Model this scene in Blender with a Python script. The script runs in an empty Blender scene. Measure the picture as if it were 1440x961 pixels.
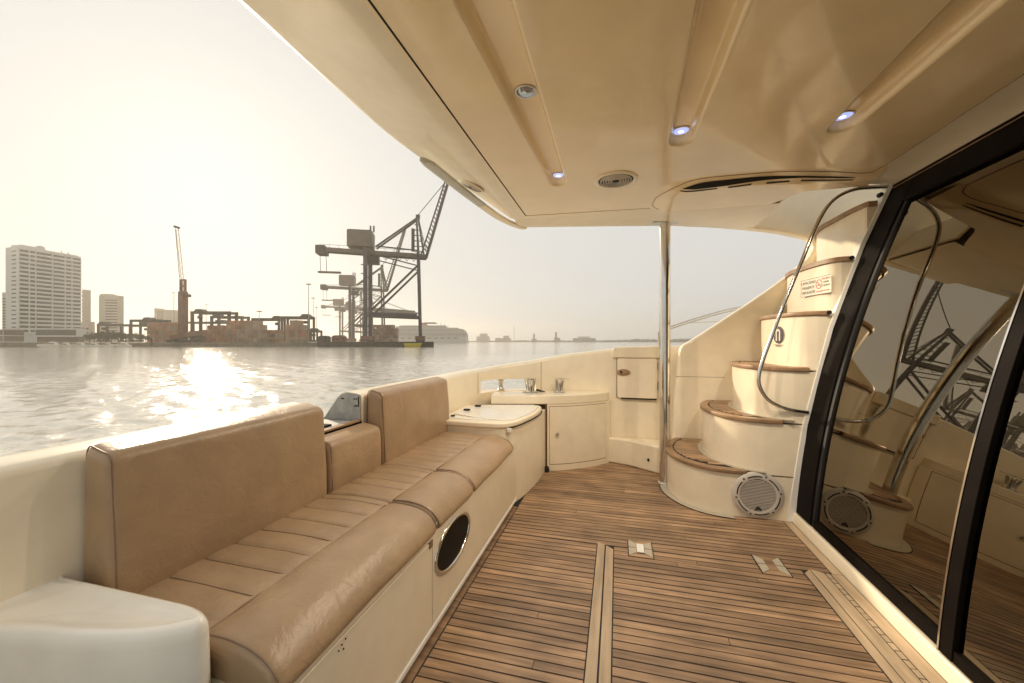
import bpy, bmesh, math, random
import numpy as np
from mathutils import Vector, Matrix
random.seed(7)
scene = bpy.context.scene
col = scene.collection
R = math.radians

# ------------------------------------------------------------------ camera
YAW = 14.8                     # the camera looks a little aft of straight across the boat
cam_data = bpy.data.cameras.new('camera')
cam_data.sensor_width = 36.0
cam_data.lens = 14.0
cam_data.clip_start = 0.05
cam_data.clip_end = 20000
cam = bpy.data.objects.new('camera', cam_data)
col.objects.link(cam)
cam.location = (0, 0, 1.12)
cam.rotation_euler = (R(90), 0, R(YAW))
scene.camera = cam

# ------------------------------------------------------------------ sky, sun, exposure
SUN_EL, SUN_AZ = 18.5, 52.5    # azimuth counted from +Y towards -X
world = bpy.data.worlds.new('World')
scene.world = world
world.use_nodes = True
wn, wl = world.node_tree.nodes, world.node_tree.links
wn.clear()
sky = wn.new('ShaderNodeTexSky')
sky.sky_type = 'NISHITA'
sky.sun_disc = False
sky.sun_elevation = R(SUN_EL)
sky.sun_rotation = R(-SUN_AZ)
sky.altitude = 0
sky.air_density = 1.0
sky.dust_density = 7.0
sky.ozone_density = 0.6
hs = wn.new('ShaderNodeHueSaturation')
hs.inputs['Saturation'].default_value = 0.55
tint = wn.new('ShaderNodeMix'); tint.data_type = 'RGBA'; tint.blend_type = 'MULTIPLY'
tint.inputs['Factor'].default_value = 1.0
tint.inputs['B'].default_value = (1.0, 0.93, 0.82, 1)
bgd = wn.new('ShaderNodeBackground')
bgd.inputs['Strength'].default_value = 0.10
wo = wn.new('ShaderNodeOutputWorld')
wl.new(sky.outputs[0], hs.inputs['Color'])
wl.new(hs.outputs[0], tint.inputs['A'])
veil = wn.new('ShaderNodeMix'); veil.data_type = 'RGBA'      # even bright haze all round the sky
veil.inputs['Factor'].default_value = 0.979
veil.inputs['B'].default_value = (5.20, 5.15, 4.93, 1)
wl.new(tint.outputs['Result'], veil.inputs['A'])
wl.new(veil.outputs['Result'], bgd.inputs['Color'])
wl.new(bgd.outputs[0], wo.inputs['Surface'])

to_sun = Vector((-math.sin(R(SUN_AZ))*math.cos(R(SUN_EL)), math.cos(R(SUN_AZ))*math.cos(R(SUN_EL)), math.sin(R(SUN_EL))))
sd = bpy.data.lights.new('sun', 'SUN')
sd.energy = 2.9
sd.angle = R(2.0)
sd.color = (1.0, 0.83, 0.60)
sun = bpy.data.objects.new('sun', sd)
col.objects.link(sun)
sun.rotation_euler = to_sun.to_track_quat('Z', 'Y').to_euler()

vs = scene.view_settings
vs.view_transform = 'Standard'
vs.look = 'None'
vs.gamma = 1.0
vs.use_curve_mapping = False
vs.exposure = 0.53
scene.render.engine = 'CYCLES'
cy = scene.cycles
cy.use_denoising = True
cy.max_bounces = 8
cy.diffuse_bounces = 5
cy.glossy_bounces = 4
cy.transmission_bounces = 4
cy.transparent_max_bounces = 8
cy.volume_bounces = 0
cy.caustics_reflective = False
cy.caustics_refractive = False
cy.sample_clamp_indirect = 6.0
cy.sample_clamp_direct = 0.0
cy.use_adaptive_sampling = False

# ------------------------------------------------------------------ materials
MATS = {}
def pmat(name, c, rough=0.5, metal=0.0, coat=0.0, spec=0.5, bump=None, var=None, rand=0.0, stretch=(1, 1, 1), emit=None, var2=None):
    m = bpy.data.materials.new(name); m.use_nodes = True
    n, l = m.node_tree.nodes, m.node_tree.links
    b = n['Principled BSDF']
    b.inputs['Base Color'].default_value = (*c, 1)
    b.inputs['Roughness'].default_value = rough
    b.inputs['Metallic'].default_value = metal
    b.inputs['Specular IOR Level'].default_value = spec
    b.inputs['Coat Weight'].default_value = coat
    b.inputs['Coat Roughness'].default_value = 0.08
    g = n.new('ShaderNodeNewGeometry')
    mp = n.new('ShaderNodeMapping'); mp.inputs['Scale'].default_value = stretch
    l.new(g.outputs['Position'], mp.inputs['Vector'])
    oi = n.new('ShaderNodeObjectInfo')
    vec = mp.outputs[0]
    if rand:
        ad = n.new('ShaderNodeVectorMath'); ad.operation = 'ADD'
        cb = n.new('ShaderNodeCombineXYZ')
        mu = n.new('ShaderNodeMath'); mu.operation = 'MULTIPLY'; mu.inputs[1].default_value = 37.0
        l.new(oi.outputs['Random'], mu.inputs[0])
        for k in range(3): l.new(mu.outputs[0], cb.inputs[k])
        l.new(vec, ad.inputs[0]); l.new(cb.outputs[0], ad.inputs[1]); vec = ad.outputs[0]
    cur = None
    def factor(sock, lo, hi):
        mr = n.new('ShaderNodeMapRange')
        mr.inputs['To Min'].default_value = lo; mr.inputs['To Max'].default_value = hi
        mr.inputs['From Min'].default_value = 0.3 if sock.name != 'Random' else 0; mr.inputs['From Max'].default_value = 0.7 if sock.name != 'Random' else 1
        l.new(sock, mr.inputs['Value']); return mr.outputs[0]
    def scale_col(fac):
        nonlocal cur
        v = n.new('ShaderNodeVectorMath'); v.operation = 'SCALE'
        if cur is None: v.inputs[0].default_value = c
        else: l.new(cur, v.inputs[0])
        l.new(fac, v.inputs['Scale']); cur = v.outputs[0]
    if var:
        t = n.new('ShaderNodeTexNoise'); t.inputs['Scale'].default_value = var[0]; t.inputs['Detail'].default_value = 5
        l.new(vec, t.inputs['Vector']); scale_col(factor(t.outputs['Fac'], 1-var[1], 1+var[1]))
    if var2:
        t = n.new('ShaderNodeTexNoise'); t.inputs['Scale'].default_value = var2[0]; t.inputs['Detail'].default_value = 3
        l.new(g.outputs['Position'], t.inputs['Vector']); scale_col(factor(t.outputs['Fac'], 1-var2[1], 1+var2[1]))
    if rand: scale_col(factor(oi.outputs['Random'], 1-rand, 1+rand))
    if cur is not None: l.new(cur, b.inputs['Base Color'])
    prev = None
    for bu in (bump if isinstance(bump, list) else [bump] if bump else []):
        t = n.new('ShaderNodeTexNoise'); t.inputs['Scale'].default_value = bu[0]; t.inputs['Detail'].default_value = 4
        if len(bu) > 3: t.inputs['Distortion'].default_value = bu[3]
        l.new(vec, t.inputs['Vector'])
        bp = n.new('ShaderNodeBump'); bp.inputs['Strength'].default_value = bu[1]; bp.inputs['Distance'].default_value = bu[2]
        l.new(t.outputs['Fac'], bp.inputs['Height'])
        if prev: l.new(prev.outputs[0], bp.inputs['Normal'])
        prev = bp
    if prev: l.new(prev.outputs[0], b.inputs['Normal'])
    if emit:
        b.inputs['Emission Color'].default_value = (*emit[0], 1); b.inputs['Emission Strength'].default_value = emit[1]
    MATS[name] = m
    return m

GEL = pmat('gelcoat_cream', (0.90, 0.80, 0.615), 0.30, coat=0.3, var=(2.2, 0.05), var2=(11, 0.035), bump=(1.6, 0.25, 0.01))
GELW = pmat('gelcoat_white', (0.90, 0.885, 0.83), 0.26, coat=0.4, var=(3, 0.04), var2=(14, 0.03), bump=(2, 0.2, 0.01))
CEIL = pmat('ceiling_gelcoat', (0.94, 0.76, 0.475), 0.24, coat=0.6, var=(1.5, 0.05), var2=(7, 0.03), bump=(1.3, 0.18, 0.012))
LEATHER = pmat('tan_leather', (0.385, 0.26, 0.152), 0.36, spec=0.5, var=(9, 0.09), var2=(2.3, 0.08), bump=[(14, 0.30, 0.010, 1.5), (55, 0.20, 0.004, 0.5), (190, 0.22, 0.002)])
PIPING = pmat('leather_piping', (0.23, 0.15, 0.09), 0.5, var=(20, 0.1))
TEAK = pmat('teak_plank', (0.325, 0.205, 0.118), 0.46, var=(42, 0.40), var2=(5.0, 0.22), rand=0.24, stretch=(0.09, 1, 1), bump=(60, 0.35, 0.002))
TEAKL = pmat('teak_light', (0.50, 0.375, 0.245), 0.55, var=(34, 0.22), var2=(4, 0.10), rand=0.08, stretch=(1, 0.09, 1), bump=(60, 0.3, 0.002))
TEAKV = pmat('teak_varnished', (0.32, 0.195, 0.105), 0.45, coat=0.1, var=(30, 0.3), rand=0.1, stretch=(0.3, 0.3, 1))
CAULK = pmat('black_caulk', (0.012, 0.011, 0.010), 0.7)
BLACK = pmat('black_frame', (0.008, 0.006, 0.005), 0.5, spec=0.03, var=(9, 0.2))
RUBBER = pmat('black_rubber', (0.01, 0.01, 0.01), 0.6)
STEEL = pmat('polished_steel', (0.72, 0.70, 0.66), 0.12, metal=1.0, var=(14, 0.06))
STEELB = pmat('brushed_steel', (0.55, 0.53, 0.49), 0.35, metal=1.0, var=(30, 0.12))
ALU = pmat('worn_aluminium', (0.42, 0.42, 0.40), 0.55, metal=0.35, var=(22, 0.22), bump=(40, 0.3, 0.003))
GREY = pmat('grey_trim', (0.62, 0.64, 0.62), 0.5, var=(5, 0.06))
DARK = pmat('dark_recess', (0.005, 0.005, 0.005), 0.4, spec=0.08)
SPK = pmat('speaker_plastic', (0.62, 0.57, 0.50), 0.5, var=(12, 0.05))
SPKD = pmat('speaker_dark', (0.05, 0.045, 0.04), 0.7)  # dark tone of the cone, screws and grate bars
PALE = pmat('pale_hinge_plate', (0.52, 0.47, 0.37), 0.4, metal=0.2, var=(20, 0.08))
LENS = pmat('lamp_lens', (0.5, 0.6, 0.8), 0.2, emit=((0.38, 0.47, 0.92), 0.68))
BULB = pmat('lamp_bulb', (0.8, 0.8, 0.9), 0.2, emit=((0.72, 0.80, 1.0), 1.5))
LENSO = pmat('lamp_reflector', (0.40, 0.48, 0.60), 0.12, metal=1.0)
INK = pmat('sign_ink', (0.035, 0.03, 0.03), 0.6)
INKV = pmat('sign_violet', (0.035, 0.025, 0.05), 0.5)
RED = pmat('sign_red', (0.55, 0.07, 0.04), 0.5)
CONS = pmat('console_gelcoat', (0.91, 0.87, 0.775), 0.24, coat=0.5, var=(4, 0.04), var2=(17, 0.03), bump=(9, 0.06, 0.004))
SIGNW = pmat('sign_white', (0.78, 0.72, 0.60), 0.4)

def glass_mat():
    m = bpy.data.materials.new('tinted_glass'); m.use_nodes = True
    n, l = m.node_tree.nodes, m.node_tree.links
    n.clear()
    out = n.new('ShaderNodeOutputMaterial'); mix = n.new('ShaderNodeMixShader')
    tr = n.new('ShaderNodeBsdfTransparent'); tr.inputs[0].default_value = (0.46, 0.34, 0.21, 1)
    gl = n.new('ShaderNodeBsdfGlossy'); gl.inputs['Color'].default_value = (1.0, 0.86, 0.64, 1); gl.inputs['Roughness'].default_value = 0.0
    fr = n.new('ShaderNodeFresnel'); fr.inputs['IOR'].default_value = 2.5
    l.new(fr.outputs[0], mix.inputs[0]); l.new(tr.outputs[0], mix.inputs[1]); l.new(gl.outputs[0], mix.inputs[2])
    l.new(mix.outputs[0], out.inputs[0])
    return m
GLASS = glass_mat()

def water_mat():
    m = bpy.data.materials.new('harbour_water'); m.use_nodes = True
    n, l = m.node_tree.nodes, m.node_tree.links
    b = n['Principled BSDF']
    b.inputs['Base Color'].default_value = (0.58, 0.545, 0.455, 1)
    b.inputs['Roughness'].default_value = 0.07
    b.inputs['IOR'].default_value = 2.1
    g = n.new('ShaderNodeNewGeometry')
    prev = None
    for sc, st, stretch, det in ((0.6, 0.16, (1, 0.6, 1), 3), (2.2, 0.46, (0.8, 1.2, 1), 4), (8.0, 0.55, (0.7, 1, 1), 4)):
        mp = n.new('ShaderNodeMapping'); mp.inputs['Scale'].default_value = stretch; mp.inputs['Rotation'].default_value = (0, 0, 0.5)
        l.new(g.outputs['Position'], mp.inputs['Vector'])
        t = n.new('ShaderNodeTexNoise'); t.inputs['Scale'].default_value = sc; t.inputs['Detail'].default_value = det
        l.new(mp.outputs[0], t.inputs['Vector'])
        bp = n.new('ShaderNodeBump'); bp.inputs['Strength'].default_value = st; bp.inputs['Distance'].default_value = 0.42/sc*0.55
        l.new(t.outputs['Fac'], bp.inputs['Height'])
        if prev: l.new(prev.outputs[0], bp.inputs['Normal'])
        prev = bp
    l.new(prev.outputs[0], b.inputs['Normal'])
    return m
WATER = water_mat()

# ------------------------------------------------------------------ mesh helpers
ORIGIN = {}
def origin_of(p):
    return ORIGIN.get(p.name, Vector((0, 0, 0))) if p is not None else Vector((0, 0, 0))

def tag(o, label=None, cat=None, group=None, kind=None):
    if label: o['label'] = label
    if cat: o['category'] = cat
    if group: o['group'] = group
    if kind: o['kind'] = kind
    return o

def thing(name, loc, label, cat, group=None):
    o = bpy.data.objects.new(name, None); col.objects.link(o)
    o.empty_display_size = 0.1
    o.location = loc
    ORIGIN[o.name] = Vector(loc)
    return tag(o, label, cat, group)

class MB:
    def __init__(s): s.v = []; s.f = []
    def add(s, vs_, fs_):
        k = len(s.v); s.v += [tuple(p) for p in vs_]; s.f += [tuple(i+k for i in f) for f in fs_]; return s
    def box(s, x0, x1, y0, y1, z0, z1):
        return s.add([(x0,y0,z0),(x1,y0,z0),(x1,y1,z0),(x0,y1,z0),(x0,y0,z1),(x1,y0,z1),(x1,y1,z1),(x0,y1,z1)],
                     [(0,3,2,1),(4,5,6,7),(0,1,5,4),(1,2,6,5),(2,3,7,6),(3,0,4,7)])
    def prism(s, poly, a0, a1, axis='z'):
        n = len(poly)
        def P(p, a): return {'z': (p[0], p[1], a), 'y': (p[0], a, p[1]), 'x': (a, p[0], p[1])}[axis]
        vs_ = [P(p, a0) for p in poly] + [P(p, a1) for p in poly]
        return s.add(vs_, [tuple(range(n-1, -1, -1)), tuple(range(n, 2*n))] + [(i, (i+1) % n, n+(i+1) % n, n+i) for i in range(n)])
    def grid(s, rows, closed_u=False):
        nu, nv = len(rows[0]), len(rows)
        vs_ = [p for r in rows for p in r]
        fs_ = []
        for j in range(nv-1):
            for i in range(nu if closed_u else nu-1):
                a = j*nu+i; b_ = j*nu+(i+1) % nu
                fs_.append((a, b_, b_+nu, a+nu))
        return s.add(vs_, fs_)
    def loft(s, rings, caps=True):
        n = len(rings[0]); k = len(s.v)
        s.grid(rings, True)
        if caps:
            s.f.append(tuple(range(k+n-1, k-1, -1)))
            e = k + n*(len(rings)-1)
            s.f.append(tuple(range(e, e+n)))
        return s
    def tube(s, pts, r, seg=10, caps=True):
        pts = [Vector(p) for p in pts]
        rr = r if isinstance(r, (list, tuple)) else [r]*len(pts)
        rings = []; up = None
        for i, p in enumerate(pts):
            t = (pts[min(i+1, len(pts)-1)] - pts[max(i-1, 0)]).normalized()
            if up is None:
                up = Vector((0, 0, 1)) if abs(t.z) < 0.9 else Vector((1, 0, 0))
            a = t.cross(up)
            a.normalize(); b_ = a.cross(t).normalized(); up = b_
            rings.append([p + (a*math.cos(2*math.pi*j/seg) + b_*math.sin(2*math.pi*j/seg))*rr[i] for j in range(seg)])
        return s.loft(rings, caps)
    def beam(s, a, b_, w, h):
        a, b_ = Vector(a), Vector(b_); t = (b_-a).normalized()
        up = Vector((0, 0, 1)) if abs(t.z) < 0.95 else Vector((0, 1, 0))
        u = t.cross(up).normalized(); v = u.cross(t).normalized()
        rings = [[p+u*w/2+v*h/2, p-u*w/2+v*h/2, p-u*w/2-v*h/2, p+u*w/2-v*h/2] for p in (a, b_)]
        return s.loft(rings)
    def lathe(s, prof, c=(0, 0, 0), axis='z', seg=32, sq=1.0):
        rings = []
        for (r, h_) in prof:
            ring = []
            for j in range(seg):
                a = 2*math.pi*j/seg; p, q = r*math.cos(a), r*math.sin(a)*sq
                o = {'z': (p, q, h_), 'y': (p, h_, q), 'x': (h_, p, q)}[axis]
                ring.append((c[0]+o[0], c[1]+o[1], c[2]+o[2]))
            rings.append(ring)
        return s.loft(rings, prof[0] != prof[-1])
    def build(s, name, mat, parent=None, smooth=None, bevel=0.0, seg=2):
        o_ = origin_of(parent)
        me = bpy.data.meshes.new(name)
        me.from_pydata([(p[0]-o_.x, p[1]-o_.y, p[2]-o_.z) for p in s.v], [], s.f)
        bm = bmesh.new(); bm.from_mesh(me)
        bmesh.ops.recalc_face_normals(bm, faces=bm.faces); bm.to_mesh(me); bm.free()
        if smooth is not None:
            me.shade_smooth(); me.set_sharp_from_angle(angle=R(smooth))
        if mat: me.materials.append(mat)
        ob = bpy.data.objects.new(name, me); col.objects.link(ob)
        if parent is not None: ob.parent = parent
        ORIGIN[ob.name] = Vector((0, 0, 0)) if parent is None else origin_of(parent)
        if bevel:
            md = ob.modifiers.new('bevel', 'BEVEL'); md.width = bevel; md.segments = seg; md.limit_method = 'ANGLE'
            md.angle_limit = R(40); md.harden_normals = True
            me.shade_smooth()
        return ob

def inst(name, me, loc, scale, parent):
    ob = bpy.data.objects.new(name, me); col.objects.link(ob)
    ob.parent = parent; ob.location = loc; ob.scale = scale
    return ob

def copy_tree(o, parent=None):
    c = o.copy(); col.objects.link(c); c.parent = parent
    for ch in list(o.children): copy_tree(ch, c)
    return c

def spline(pts, n):
    """Catmull-Rom through points, n samples per span"""
    out = []; m = len(pts); d = len(pts[0])
    for i in range(m-1):
        p0, p1, p2, p3 = pts[max(i-1, 0)], pts[i], pts[i+1], pts[min(i+2, m-1)]
        for k in range(n):
            t = k/n
            out.append(tuple(0.5*((2*p1[a]) + (-p0[a]+p2[a])*t + (2*p0[a]-5*p1[a]+4*p2[a]-p3[a])*t*t + (-p0[a]+3*p1[a]-3*p2[a]+p3[a])*t**3) for a in range(d)))
    out.append(tuple(pts[-1]))
    return out
def lerp(a, b, t): return a+(b-a)*t
def sstep(a, b, x):
    t = min(1, max(0, (x-a)/(b-a))); return t*t*(3-2*t)
def interp(tab, x):
    if x <= tab[0][0]: return tab[0][1]
    for (a, fa), (b, fb) in zip(tab, tab[1:]):
        if x <= b: return lerp(fa, fb, (x-a)/(b-a))
    return tab[-1][1]
def rrect(x0, x1, y0, y1, r, n=5):
    out = []
    for cx, cy_, a0 in ((x1-r, y1-r, 0), (x0+r, y1-r, 90), (x0+r, y0+r, 180), (x1-r, y0+r, 270)):
        for k in range(n+1):
            a = R(a0+90*k/n); out.append((cx+r*math.cos(a), cy_+r*math.sin(a)))
    return out
def text(name, body, size, M, mat, parent, sx=1.0):
    cu = bpy.data.curves.new(name, 'FONT'); cu.body = body; cu.size = size
    cu.align_x = 'CENTER'; cu.align_y = 'CENTER'; cu.extrude = 0.0004
    tmp = bpy.data.objects.new(name, cu); col.objects.link(tmp)
    bpy.context.view_layer.update()
    me = bpy.data.meshes.new_from_object(tmp.evaluated_get(bpy.context.evaluated_depsgraph_get()))
    bpy.data.objects.remove(tmp)
    me.materials.clear(); me.materials.append(mat)
    ob = bpy.data.objects.new(name, me); col.objects.link(ob); ob.parent = parent
    o_ = origin_of(parent)
    ob.matrix_local = Matrix.Translation(-o_) @ M @ Matrix.Diagonal((sx, 1, 1, 1))
    return ob

# ================================================================== THE BOAT
WZ = -1.8                                             # water level; the teak deck is z = 0
def door_x(z): return 1.065 + 0.06*z + 0.092*z*z      # the raked, slightly curved cabin front

# ------------------------------------------------------------------ teak deck
deck = MB().box(-1.25, 1.30, -0.6, 3.9, -0.12, -0.0022).build('deck', CAULK)
tag(deck, 'weathered teak deck of the cockpit with black caulked seams', None, None, 'structure')
unit = MB().box(-0.5, 0.5, -0.5, 0.5, -1, 0).build('plank', TEAK)
unit_me = unit.data; bpy.data.objects.remove(unit)
bm = bmesh.new(); bm.from_mesh(unit_me)
bm.to_mesh(unit_me); bm.free()
PITCH, GAP = 0.0415, 0.0060
def plank(x0, x1, y0, y1, me=unit_me, z=0.0):
    return inst('plank', me, ((x0+x1)/2, (y0+y1)/2, z+random.uniform(-0.0006, 0.0006)), (x1-x0, y1-y0, 0.011), deck)
def course(x0, x1, y0, y1):
    xs = [x0]
    if x1-x0 > 0.7 and random.random() < 0.16: xs.append(random.uniform(x0+0.2, x1-0.2))
    elif x1-x0 > 0.45 and random.random() < 0.06: xs.append(random.uniform(x0+0.15, x1-0.15))
    xs.append(x1)
    for a, b in zip(xs, xs[1:]): plank(a+0.0012, b-0.0012, y0, y1)
for k in range(34):                                   # courses aft and over the hatch
    y1 = 2.244-k*PITCH; y0 = y1-PITCH+GAP
    course(-0.650, -0.108, y0, y1)
    course(-0.017, 0.871, y0, y1)
for k in range(39):                                   # courses beyond the hatch
    y0 = 2.256+k*PITCH
    xl = -0.650 if y0 > 2.27 else -0.10
    course(-0.650, 0.998 if y0 < 2.80 else 0.9, y0, y0+PITCH-GAP)
teakl_me = unit_me.copy(); teakl_me.materials.clear(); teakl_me.materials.append(TEAKL)
def mitre(x0, x1, y0, ya, yb):
    o = MB().prism([(x0, y0), (x1, y0), (x1, yb), (x0, ya)], -0.011, 0.0012).build('plank', TEAKL, deck); return o
mitre(-0.104, -0.066, 0.75, 2.276, 2.252)
mitre(-0.059, -0.021, 0.75, 2.246, 2.214)
mitre(0.8765, 0.9115, 0.75, 2.222, 2.262)
mitre(0.9165, 0.966, 0.75, 2.266, 2.245)
for k in range(34):
    y1 = 2.246-k*PITCH
    plank(0.9715, 0.9895, y1-PITCH+0.0045, y1, teakl_me)
plank(0.9945, 1.046, 0.75, 2.246, teakl_me)
plank(1.0025, 1.046, 2.250, 2.835, teakl_me)
plank(-0.69, -0.6545, 0.3, 1.6, unit_me); plank(-0.69, -0.6545, 1.603, 2.62, unit_me)

# hatch hinges let into the teak
def hinge(cx, skew, label, mid):
    t = thing('hatch_hinge', (cx, 2.254, 0.0), label, 'hinge', 'hinges of the deck hatch')
    h = 0.083
    MB().prism([(cx-0.062, 2.254-h-0.003), (cx+0.064, 2.254-h-0.003), (cx+0.064, 2.254+h+0.003), (cx-0.062, 2.254+h+0.003)], 0.0004, 0.0022).build('bed', TEAK, t)
    for s in (-1, 1):
        xo, xi = cx+s*0.060, cx+s*0.022
        ho, hi = h, h*0.58
        y = 2.254
        MB().prism([(xo, y+0.004), (xi, y+0.004), (xi, y+hi), (xo, y+ho)], 0.0, 0.0052).build('leaf', PALE, t, bevel=0.001)
        MB().prism([(xo, y-0.004), (xi, y-0.004), (xi, y-hi), (xo, y-ho)], 0.0, 0.0052).build('leaf', PALE, t, bevel=0.001)
        MB().prism([(xo+s*0.001, y-ho-.003), (xo+s*0.0045, y-ho-.003), (xo+s*0.0045, y+ho+.003), (xo+s*0.001, y+ho+.003)], 0.0, 0.004).build('seam', CAULK, t)
    if mid:
        MB().box(cx-0.019, cx+0.019, 2.254-0.045, 2.254+0.045, 0.0, 0.0075).build('knuckle', GELW, t, bevel=0.002)
        MB().box(cx-0.019, cx+0.019, 2.254-0.052, 2.254-0.047, 0.0, 0.004).build('seam', CAULK, t)
    else:
        MB().box(cx-0.019, cx+0.019, 2.254-0.045, 2.254+0.045, 0.0, 0.004).build('knuckle', TEAK, t)
hinge(0.120, 0, 'bow-tie hinge with pale square knuckle on the hatch, by the left seam', True)
hinge(0.742, 0, 'bow-tie hinge with bare brown middle on the hatch, nearer the cabin door', False)

# ------------------------------------------------------------------ bulwark (stern coaming and far side)
plan = spline([(-1.27, -0.6), (-1.27, 0.6), (-1.27, 1.4), (-1.27, 2.2), (-1.268, 2.86), (-1.225, 3.22), (-1.134, 3.517), (-0.99, 3.63), (-0.827, 3.70), (-0.446, 3.81), (-0.04, 3.845), (0.60, 3.86), (1.4, 3.87), (2.6, 3.87)], 8)
TOP = [(0, 0.845), (2.8, 0.848), (3.45, 0.846), (4.1, 0.866), (4.5, 0.925), (4.9, 0.998), (5.35, 1.054), (5.9, 1.078), (8, 1.10)]
arc = [0.0]
for a, b in zip(plan, plan[1:]): arc.append(arc[-1]+math.hypot(b[0]-a[0], b[1]-a[1]))
def nrm(i):
    a, b = plan[max(i-1, 0)], plan[min(i+1, len(plan)-1)]
    t = Vector((b[0]-a[0], b[1]-a[1])).normalized(); return Vector((-t.y, t.x))   # outboard
def bul_section(i, cut=False):
    p = plan[i]; n = nrm(i); z = interp(TOP, arc[i]); s = sstep(3.3, 5.0, arc[i])
    w = lerp(0.245, 0.11, s)
    prof = [(0.0, -0.05), (0.0, 0.30), (0.0, z-0.16), (0.0, z-0.022), (0.004, z-0.010), (0.014, z-0.001), (0.028, z+0.004), (lerp(0.085, .05, s), z+lerp(0.012, .006, s)), (lerp(0.115, .075, s), z+lerp(0.004, .0, s)), (lerp(0.14, .095, s), z-0.02), (w*0.93, z-0.13), (w, z-0.20), (w+0.05, z-0.8), (w-0.02, WZ-0.2)]
    if cut: prof = [(d, min(h, 0.700)) for d, h in prof]
    return [(p[0]+n.x*d, p[1]+n.y*d, h) for d, h in prof]
iA = max(i for i in range(len(plan)) if plan[i][1] <= 1.435 and plan[i][0] < -1.2)
def at_arc(y): return y
# stern coaming in two raised lengths with a low gap between them
def coaming_piece(ya, yb, cut, name):
    rows = []
    n = 14
    for k in range(n+1):
        y = lerp(ya, yb, k/n)
        z = 0.846
        prof = [(0.0, -0.05), (0.0, z-0.022), (0.004, z-0.010), (0.014, z-0.001), (0.028, z+0.004), (0.085, z+0.012), (0.115, z+0.004), (0.14, z-0.02), (0.228, z-0.13), (0.245, z-0.20), (0.295, z-0.8), (0.225, WZ-0.2)]
        if cut: prof = [(d, min(h, 0.695)) for d, h in prof]
        rows.append([(-1.27-d, y, h) for d, h in prof])
    return rows
bul = MB()
bul.loft(coaming_piece(-0.6, 1.43, False, ''))
bul.loft(coaming_piece(1.431, 1.779, True, ''))
i0 = min(i for i in range(len(plan)) if plan[i][1] > 1.83)
HO = [i for i in range(len(plan)) if 3.98 < arc[i] < 4.62 and plan[i][1] > 3.0]
ho0, ho1 = HO[0], HO[-1]
# first solid length from the gap to the hawse hole, then above and below it, then the far side
first = [[(-1.27-(p[0]+1.27)*-1 if False else p[0], 1.78, p[2]) for p in bul_section(i0)]] + [bul_section(i) for i in range(i0, ho0+1)]
bul.loft(first)
HB, HT = 0.655, 0.765
def clipz(sec, lo, hi): return [(p[0], p[1], min(hi, max(lo, p[2]))) for p in sec]
bul.loft([clipz(bul_section(i), -9, HB) for i in range(ho0, ho1+1)])
up = []
for i in range(ho0, ho1+1):
    up.append(clipz(bul_section(i), HT, 9))
bul.loft(up)
bul.loft([bul_section(i) for i in range(ho1, len(plan))])
bulwark = bul.build('bulwark', GEL, None, smooth=38)
tag(bulwark, 'cream moulded bulwark curving round the stern and far side of the cockpit', None, None, 'structure')
# seams in the moulding, roller in the hawse hole
for ii in (ho0-1, ho1+1):
    p = plan[ii]; n = nrm(ii); z = interp(TOP, arc[ii])
    MB().tube([(p[0]-n.x*0.0005, p[1]-n.y*0.0005, 0.655), (p[0]-n.x*0.0005, p[1]-n.y*0.0005, z-0.022)], 0.0022, 6).build('seam', PIPING, bulwark)
pm = plan[(ho0+ho1)//2 - 2]; nm = nrm((ho0+ho1)//2 - 2)
rl = MB().lathe([(0.0, 0.655), (0.034, 0.655), (0.034, 0.664), (0.022, 0.675), (0.018, 0.70), (0.019, 0.73), (0.028, 0.756), (0.040, 0.766), (0, 0.766)], (pm[0]+nm.x*0.05, pm[1]+nm.y*0.05, 0)).build('hawse_roller', STEELB, None, 40)
tag(rl, 'small waisted roller standing in the bright mooring hole of the bulwark', 'roller')

# ------------------------------------------------------------------ low gap in the coaming: dark slab on it
t = thing('boarding_flap', (-1.36, 1.6, 0.70), 'dark-edged flat flap lying in the gap between the seat backs', 'flap')
MB().box(-1.50, -1.262, 1.436, 1.775, 0.698, 0.712).build('panel', BLACK, t, bevel=0.003)
MB().box(-1.29, -1.262, 1.437, 1.774, 0.7125, 0.722).build('edge_strip', TEAKV, t, bevel=0.002)
MB().box(-1.48, -1.31, 1.46, 1.75, 0.7125, 0.717).build('plate', ALU, t, bevel=0.002)
MB().box(-1.36, -1.318, 1.47, 1.62, 0.7175, 0.726).build('slot_bar', BLACK, t, bevel=0.002)
# aluminium end plate of the raised coaming
t = thing('coaming_end_plate', (-1.36, 1.777, 0.70), 'worn grey metal end plate closing the coaming beside the tall far backrest', 'plate')
MB().prism([(-1.272, 0.70), (-1.272, 0.845), (-1.30, 0.853), (-1.355, 0.855), (-1.385, 0.848), (-1.41, 0.825), (-1.505, 0.70)], 1.7715, 1.7785, 'y').build('sheet', ALU, t, bevel=0.0015)
for (x, z) in ((-1.293, 0.825), (-1.306, 0.825), (-1.291, 0.79), (-1.30, 0.79), (-1.38, 0.825), (-1.372, 0.825)):
    MB().lathe([(0, 1.7685), (0.0035, 1.7685), (0.0035, 1.773), (0, 1.773)], (x, 0, z), 'y', 10).build('rivet', DARK, t)
MB().box(-1.283, -1.279, 1.7685, 1.7712, 0.785, 0.835).build('scratch', DARK, t)

# ------------------------------------------------------------------ settee: base, seat cushions, back cushions
t = base = thing('settee_base', (-0.95, 1.6, 0.0), 'cream moulded settee base with an oval black port in its front', 'bench base')
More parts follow.
